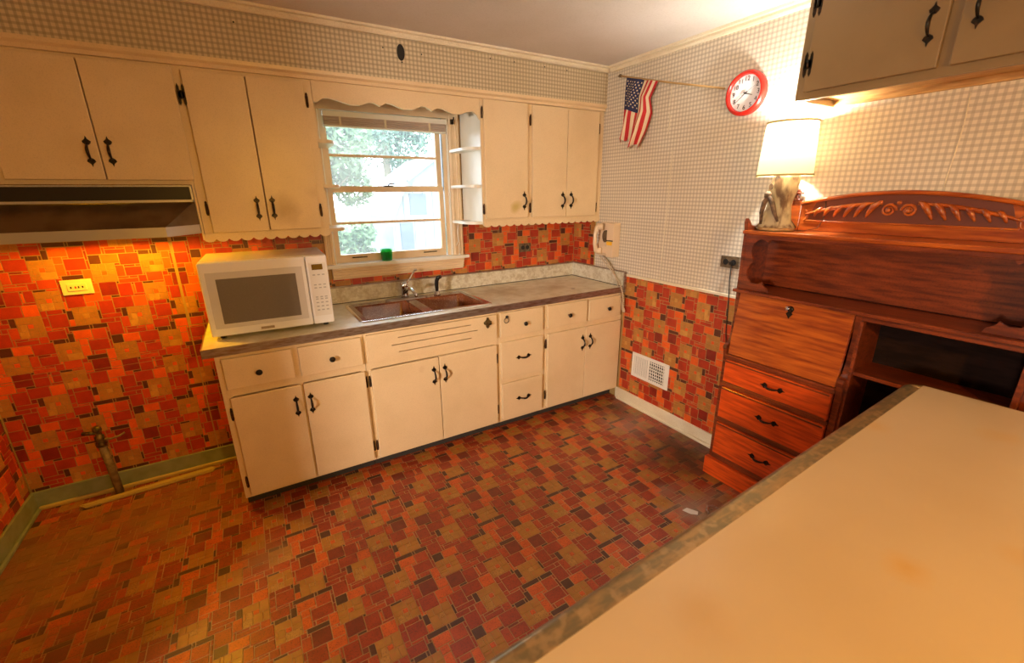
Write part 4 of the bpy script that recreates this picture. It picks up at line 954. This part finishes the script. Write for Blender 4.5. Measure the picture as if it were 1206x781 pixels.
bm = N(); tube(bm, [(LX-.056, LY+.045, 1.435), (LX-.062, LY+.046, 1.49), (LX-.060, LY+.040, 1.54), (LX-.060, LY+.022, 1.565), (LX-.064, LY+.002, 1.54), (LX-.064, LY-.018, 1.49), (LX-.056, LY-.036, 1.45)], [.006, .010, .013, .014, .012, .009, .005], 8)
lathe(bm, [(.004, 1.552), (.016, 1.562), (.017, 1.578), (.006, 1.590)], (LX-.060, LY+.028, 0), 'z', 10); obj('bark_knot', bm, M_logdk, t)
bm = N(); lathe(bm, [(.014, -.003), (.012, .003)], (LX-.052, LY-.004, 1.640), 'x', 10, (1, 1.6)); lathe(bm, [(.010, -.003), (.009, .003)], (LX-.050, LY+.024, 1.61), 'x', 10, (1, 1.5)); obj('branch_scars', bm, M_logdk, t)
bm = N(); tube(bm, [(LX, LY, 1.665), (LX, LY, 1.74)], .007, 8); lathe(bm, [(.012, 1.74), (.015, 1.75), (.014, 1.775)], (LX, LY, 0), 'z', 12); obj('socket', bm, M_brass, t)
bm = N(); prof = [(.1185, 1.660), (.1045, 1.893)]; lathe(bm, prof, (LX, LY, 0), 'z', 48, cap=False); sh = obj('lamp_shade', bm, M_shade, t)
bm = N()
for (r, h) in ((.119, 1.661), (.105, 1.892)):
    lathe(bm, [(r-.0015, h-.004), (r+.002, h-.004), (r+.002, h+.004), (r-.0015, h+.004), (r-.0015, h-.004)], (LX, LY, 0), 'z', 48, cap=False)
obj('shade_binding', bm, M_round, sh)
bm = N()
for a in (0, 2.09, 4.19): tube(bm, [(LX, LY, 1.865), (LX+.103*math.cos(a), LY+.103*math.sin(a), 1.885)], .0015, 4)
tube(bm, [(LX, LY, 1.86), (LX, LY, 1.885)], .004, 6); obj('spider', bm, M_brass, sh)
bm = N(); tube(bm, [(LX+.01, LY-.085, 1.409), (LX+.02, LY-.12, 1.408), (-.045, LY-.15, 1.42), (-.040, LY-.165, 1.46), (-.040, LY-.168, 1.50), (-.034, LY-.160, 1.54), (-.02, LY-.155, 1.56), (-.004, LY-.15, 1.52)], .0016, 5)
obj('cord_loop', bm, M_iron, t)
plug_cord.parent = t; plug_cord.location = plug_cord.location-wloc(t)

# ------------------------------------------------------------------ upper right cabinet
t = thing('high_wall_cabinet', 'tan wall cabinet hung high on the right wall above the desk', 'cabinet', (-.16, -2.5, 1.95))
ye, ys_ = -3.25, -1.832; xf = -.309
bm = N(); box(bm, xf+.019, -.003, ye, ys_-.018, 1.975, 2.428); obj('carcass', bm, M_rawwood, t)
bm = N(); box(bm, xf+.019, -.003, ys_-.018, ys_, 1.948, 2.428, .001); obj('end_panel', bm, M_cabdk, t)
bm = N(); box(bm, -.024, -.003, ye, ys_-.018, 1.950, 1.975); box(bm, xf+.019, xf+.038, ye, ys_-.018, 1.950, 1.975); obj('bottom_cleat', bm, M_rawwood, t)
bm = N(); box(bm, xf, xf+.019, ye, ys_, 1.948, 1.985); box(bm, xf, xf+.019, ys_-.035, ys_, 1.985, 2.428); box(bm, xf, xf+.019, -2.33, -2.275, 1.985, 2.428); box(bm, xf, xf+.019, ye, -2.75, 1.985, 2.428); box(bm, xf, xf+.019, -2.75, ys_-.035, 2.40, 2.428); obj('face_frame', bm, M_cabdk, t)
for (a, b, hy, hz, hg) in ((-2.286, -1.868, -2.247, 2.110, (2.075, 2.285)), (-2.745, -2.318, -2.362, 2.130, ())):
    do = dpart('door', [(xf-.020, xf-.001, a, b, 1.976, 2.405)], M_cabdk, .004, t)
    obj('handle', H_RV, None, do, origin=(xf-.020, hy, hz))
    for z in hg: obj('hinge', HGR, None, do, origin=(xf-.019, -1.872, z))

# ------------------------------------------------------------------ island / peninsula counter in the foreground
t = thing('kitchen_island', 'foreground island counter with tan laminate top and worn bronze edge band', 'counter', (-1.40, -2.95, 0))
# built square around its front right corner, then turned
bm = N(); box(bm, -2.10, -.035, -.86, -.050, .03, .874); obj('island_body', bm, M_islbody, t)
bm = N(); box(bm, -2.10, -.004, -.90, -.046, .876, .9135, .001); obj('laminate_top', bm, M_isl, t)
pts = [(-.048, .9145)]+[(-.018+.018*math.sin(math.radians(i*11.25)), .8975+.0185*math.cos(math.radians(i*11.25))) for i in range(9)]+[(0, .872), (-.006, .866), (-.048, .866)]
bm = N(); prism(bm, pts, 'x', -2.10, -.050, 0)
loops = []
for k in range(9):
    a = math.radians(90-k*11.25); loops.append([(-.050+(p[0]+.048)*math.cos(a), -.048+(p[0]+.048)*math.sin(a), p[1]-.0004) for p in pts])
loft(bm, loops)
obj('edge_band', bm, M_isledge, t)
for ch in t.children:
    ch.location = ch.location + Vector((-1.40, -2.95, 0)) if False else ch.location
# children were built around world origin: convert to parent space
ang = math.radians(2.9); corner = Vector((-.365, -2.447, 0))
t.location = corner; WL[t.name] = corner; t.rotation_euler = (0, 0, ang)
for ch in t.children: ch.location = ch.location + Vector((-1.40, -2.95, 0))

# ------------------------------------------------------------------ pendant added behind the camera for its amber light
t = thing('added_pendant_lamp', 'dark bowl pendant lamp over the island behind the viewpoint', 'lamp', (-1.90, -4.05, 1.92))
bm = N(); lathe(bm, [(.17, 1.916), (.15, 1.98), (.09, 2.05), (.03, 2.08)], (-1.90, -4.05, 0), 'z', 32, cap=False); obj('pendant_shade', bm, M_white, t)
bm = N(); tube(bm, [(-1.90, -4.05, 2.08), (-1.90, -4.05, 2.429)], .005, 6); lathe(bm, [(.06, 2.405), (.055, 2.429)], (-1.90, -4.05, 0), 'z', 16); obj('pendant_stem', bm, M_iron, t)

# ------------------------------------------------------------------ outdoors
bm = N(); box(bm, -30, 40, .6, 60, -.8, -.6); o = obj('garden_ground', bm, M_lawn, None, kind='structure', origin=(0, 0, 0))
t = thing('garden_shed', 'pale grey gambrel shed with dark window seen through the lower window panes', 'shed', (2.75, 10.8, -.6))
gp = [(1.30, -.6), (1.30, .95), (1.78, 1.95), (2.75, 2.62), (3.72, 1.95), (4.2, .95), (4.2, -.6)]
bm = N(); prism(bm, gp[::-1], 'y', 10, 12.6); obj('shed_walls', bm, M_shed, t)
for i in range(10):
    x = 1.36+i*.30; z1 = .9+max(0, min(1, (x-1.3)/.48))*.9 if x < 1.78 else (1.9 if x < 3.6 else 1.0)
    bx('siding_board', (x, x+.27, 9.975, 9.999, -.58, z1), M_shed, t, .006)
def roofseg(a, b):
    d = (Vector(b)-Vector(a)).normalized(); n = Vector((-d.y, d.x)); n = n if n.y > 0 else -n
    q = [Vector(a)-d*.03, Vector(b)+d*.03]; pts = [q[0], q[1], q[1]+n*.06, q[0]+n*.06]
    bm = N(); prism(bm, [(p.x, p.y) for p in pts], 'y', 9.8, 12.8); obj('roof_panel', bm, mat('shed_roof', (.30, .30, .33), .8), t)
for a, b in ((gp[1], gp[2]), (gp[2], gp[3]), (gp[3], gp[4]), (gp[4], gp[5])): roofseg(a, b)
w = bx('shed_window', (1.84, 2.34, 9.94, 9.99, 1.00, 1.62), M_sheddk, t, .004); bx('window_trim', (1.80, 2.38, 9.95, 9.985, .95, .998), M_white, t, .004)
bx('shed_door', (1.50, 1.88, 9.93, 9.985, -.55, .80), M_sheddk, t, .004)
def tree(label, x, y, h, r, seed, m, n=3200, low=0, shrub=False):
    t = thing('garden_bush' if shrub else 'garden_tree', label, 'bush' if shrub else 'tree', (x, y, -.6), 'bushes on the lawn' if shrub else 'trees in the garden'); rnd = random.Random(seed)
    bm = N(); tube(bm, [(x, y, -.6), (x+.05, y, -.6+h*.35), (x-.05, y+.05, -.6+h*.75)], [.03*h, .022*h, .01*h], 8)
    for k in range(5):
        a = k*1.3; tube(bm, [(x, y, -.6+h*(.3+.07*k)), (x+r*.6*math.cos(a), y+r*.6*math.sin(a), -.6+h*(.5+.08*k))], [.009*h, .003*h], 5)
    obj('trunk', bm, M_bark, t)
    bm = N(); blobs = [(rnd.uniform(-.6, .6)*r, rnd.uniform(-.6, .6)*r, rnd.uniform(low, 1)*h*.75+.25*h*(0 if low == 0 else 1), rnd.uniform(.30, .5)*r) for _ in range(16)]
    for _ in range(n):
        bx_, by_, bz_, br = rnd.choice(blobs); v = Vector((rnd.gauss(0, 1), rnd.gauss(0, 1), rnd.gauss(0, 1))).normalized()*br*rnd.uniform(.55, 1)
        c = Vector((x+bx_, y+by_, -.6+bz_))+v
        if c.z < -.58: continue
        s = rnd.uniform(.10, .20)*(.55 if shrub else 1.0); a = Vector((rnd.gauss(0, 1), rnd.gauss(0, 1), rnd.gauss(0, 1))).normalized()*s; b = a.orthogonal().normalized()*s*.5
        bm.faces.new([bm.verts.new(c-a), bm.verts.new(c+b), bm.verts.new(c+a), bm.verts.new(c-b)])
    obj('foliage', bm, m, t, kind='stuff')
tree('leafy tree filling the left of the window view', .1, 14.2, 6.4, 2.2, 1, M_leaf, 7000, .08)
tree('tall blue green tree rising behind the shed', 4.2, 20.5, 9.0, 3.4, 2, M_leaf2, 8000, .1)
tree('large pale tree farthest back at the left of the garden', -2.2, 21.5, 9.0, 3.2, 4, M_leaf2, 7000, .1)
tree('low round bush on the lawn left of the shed', .25, 10.4, 1.7, .8, 5, M_leaf, 3000, 0, True)
tree('wide bush nearer the house at the left of the lawn', -1.25, 9.2, 1.5, .8, 6, M_leaf, 2600, 0, True)
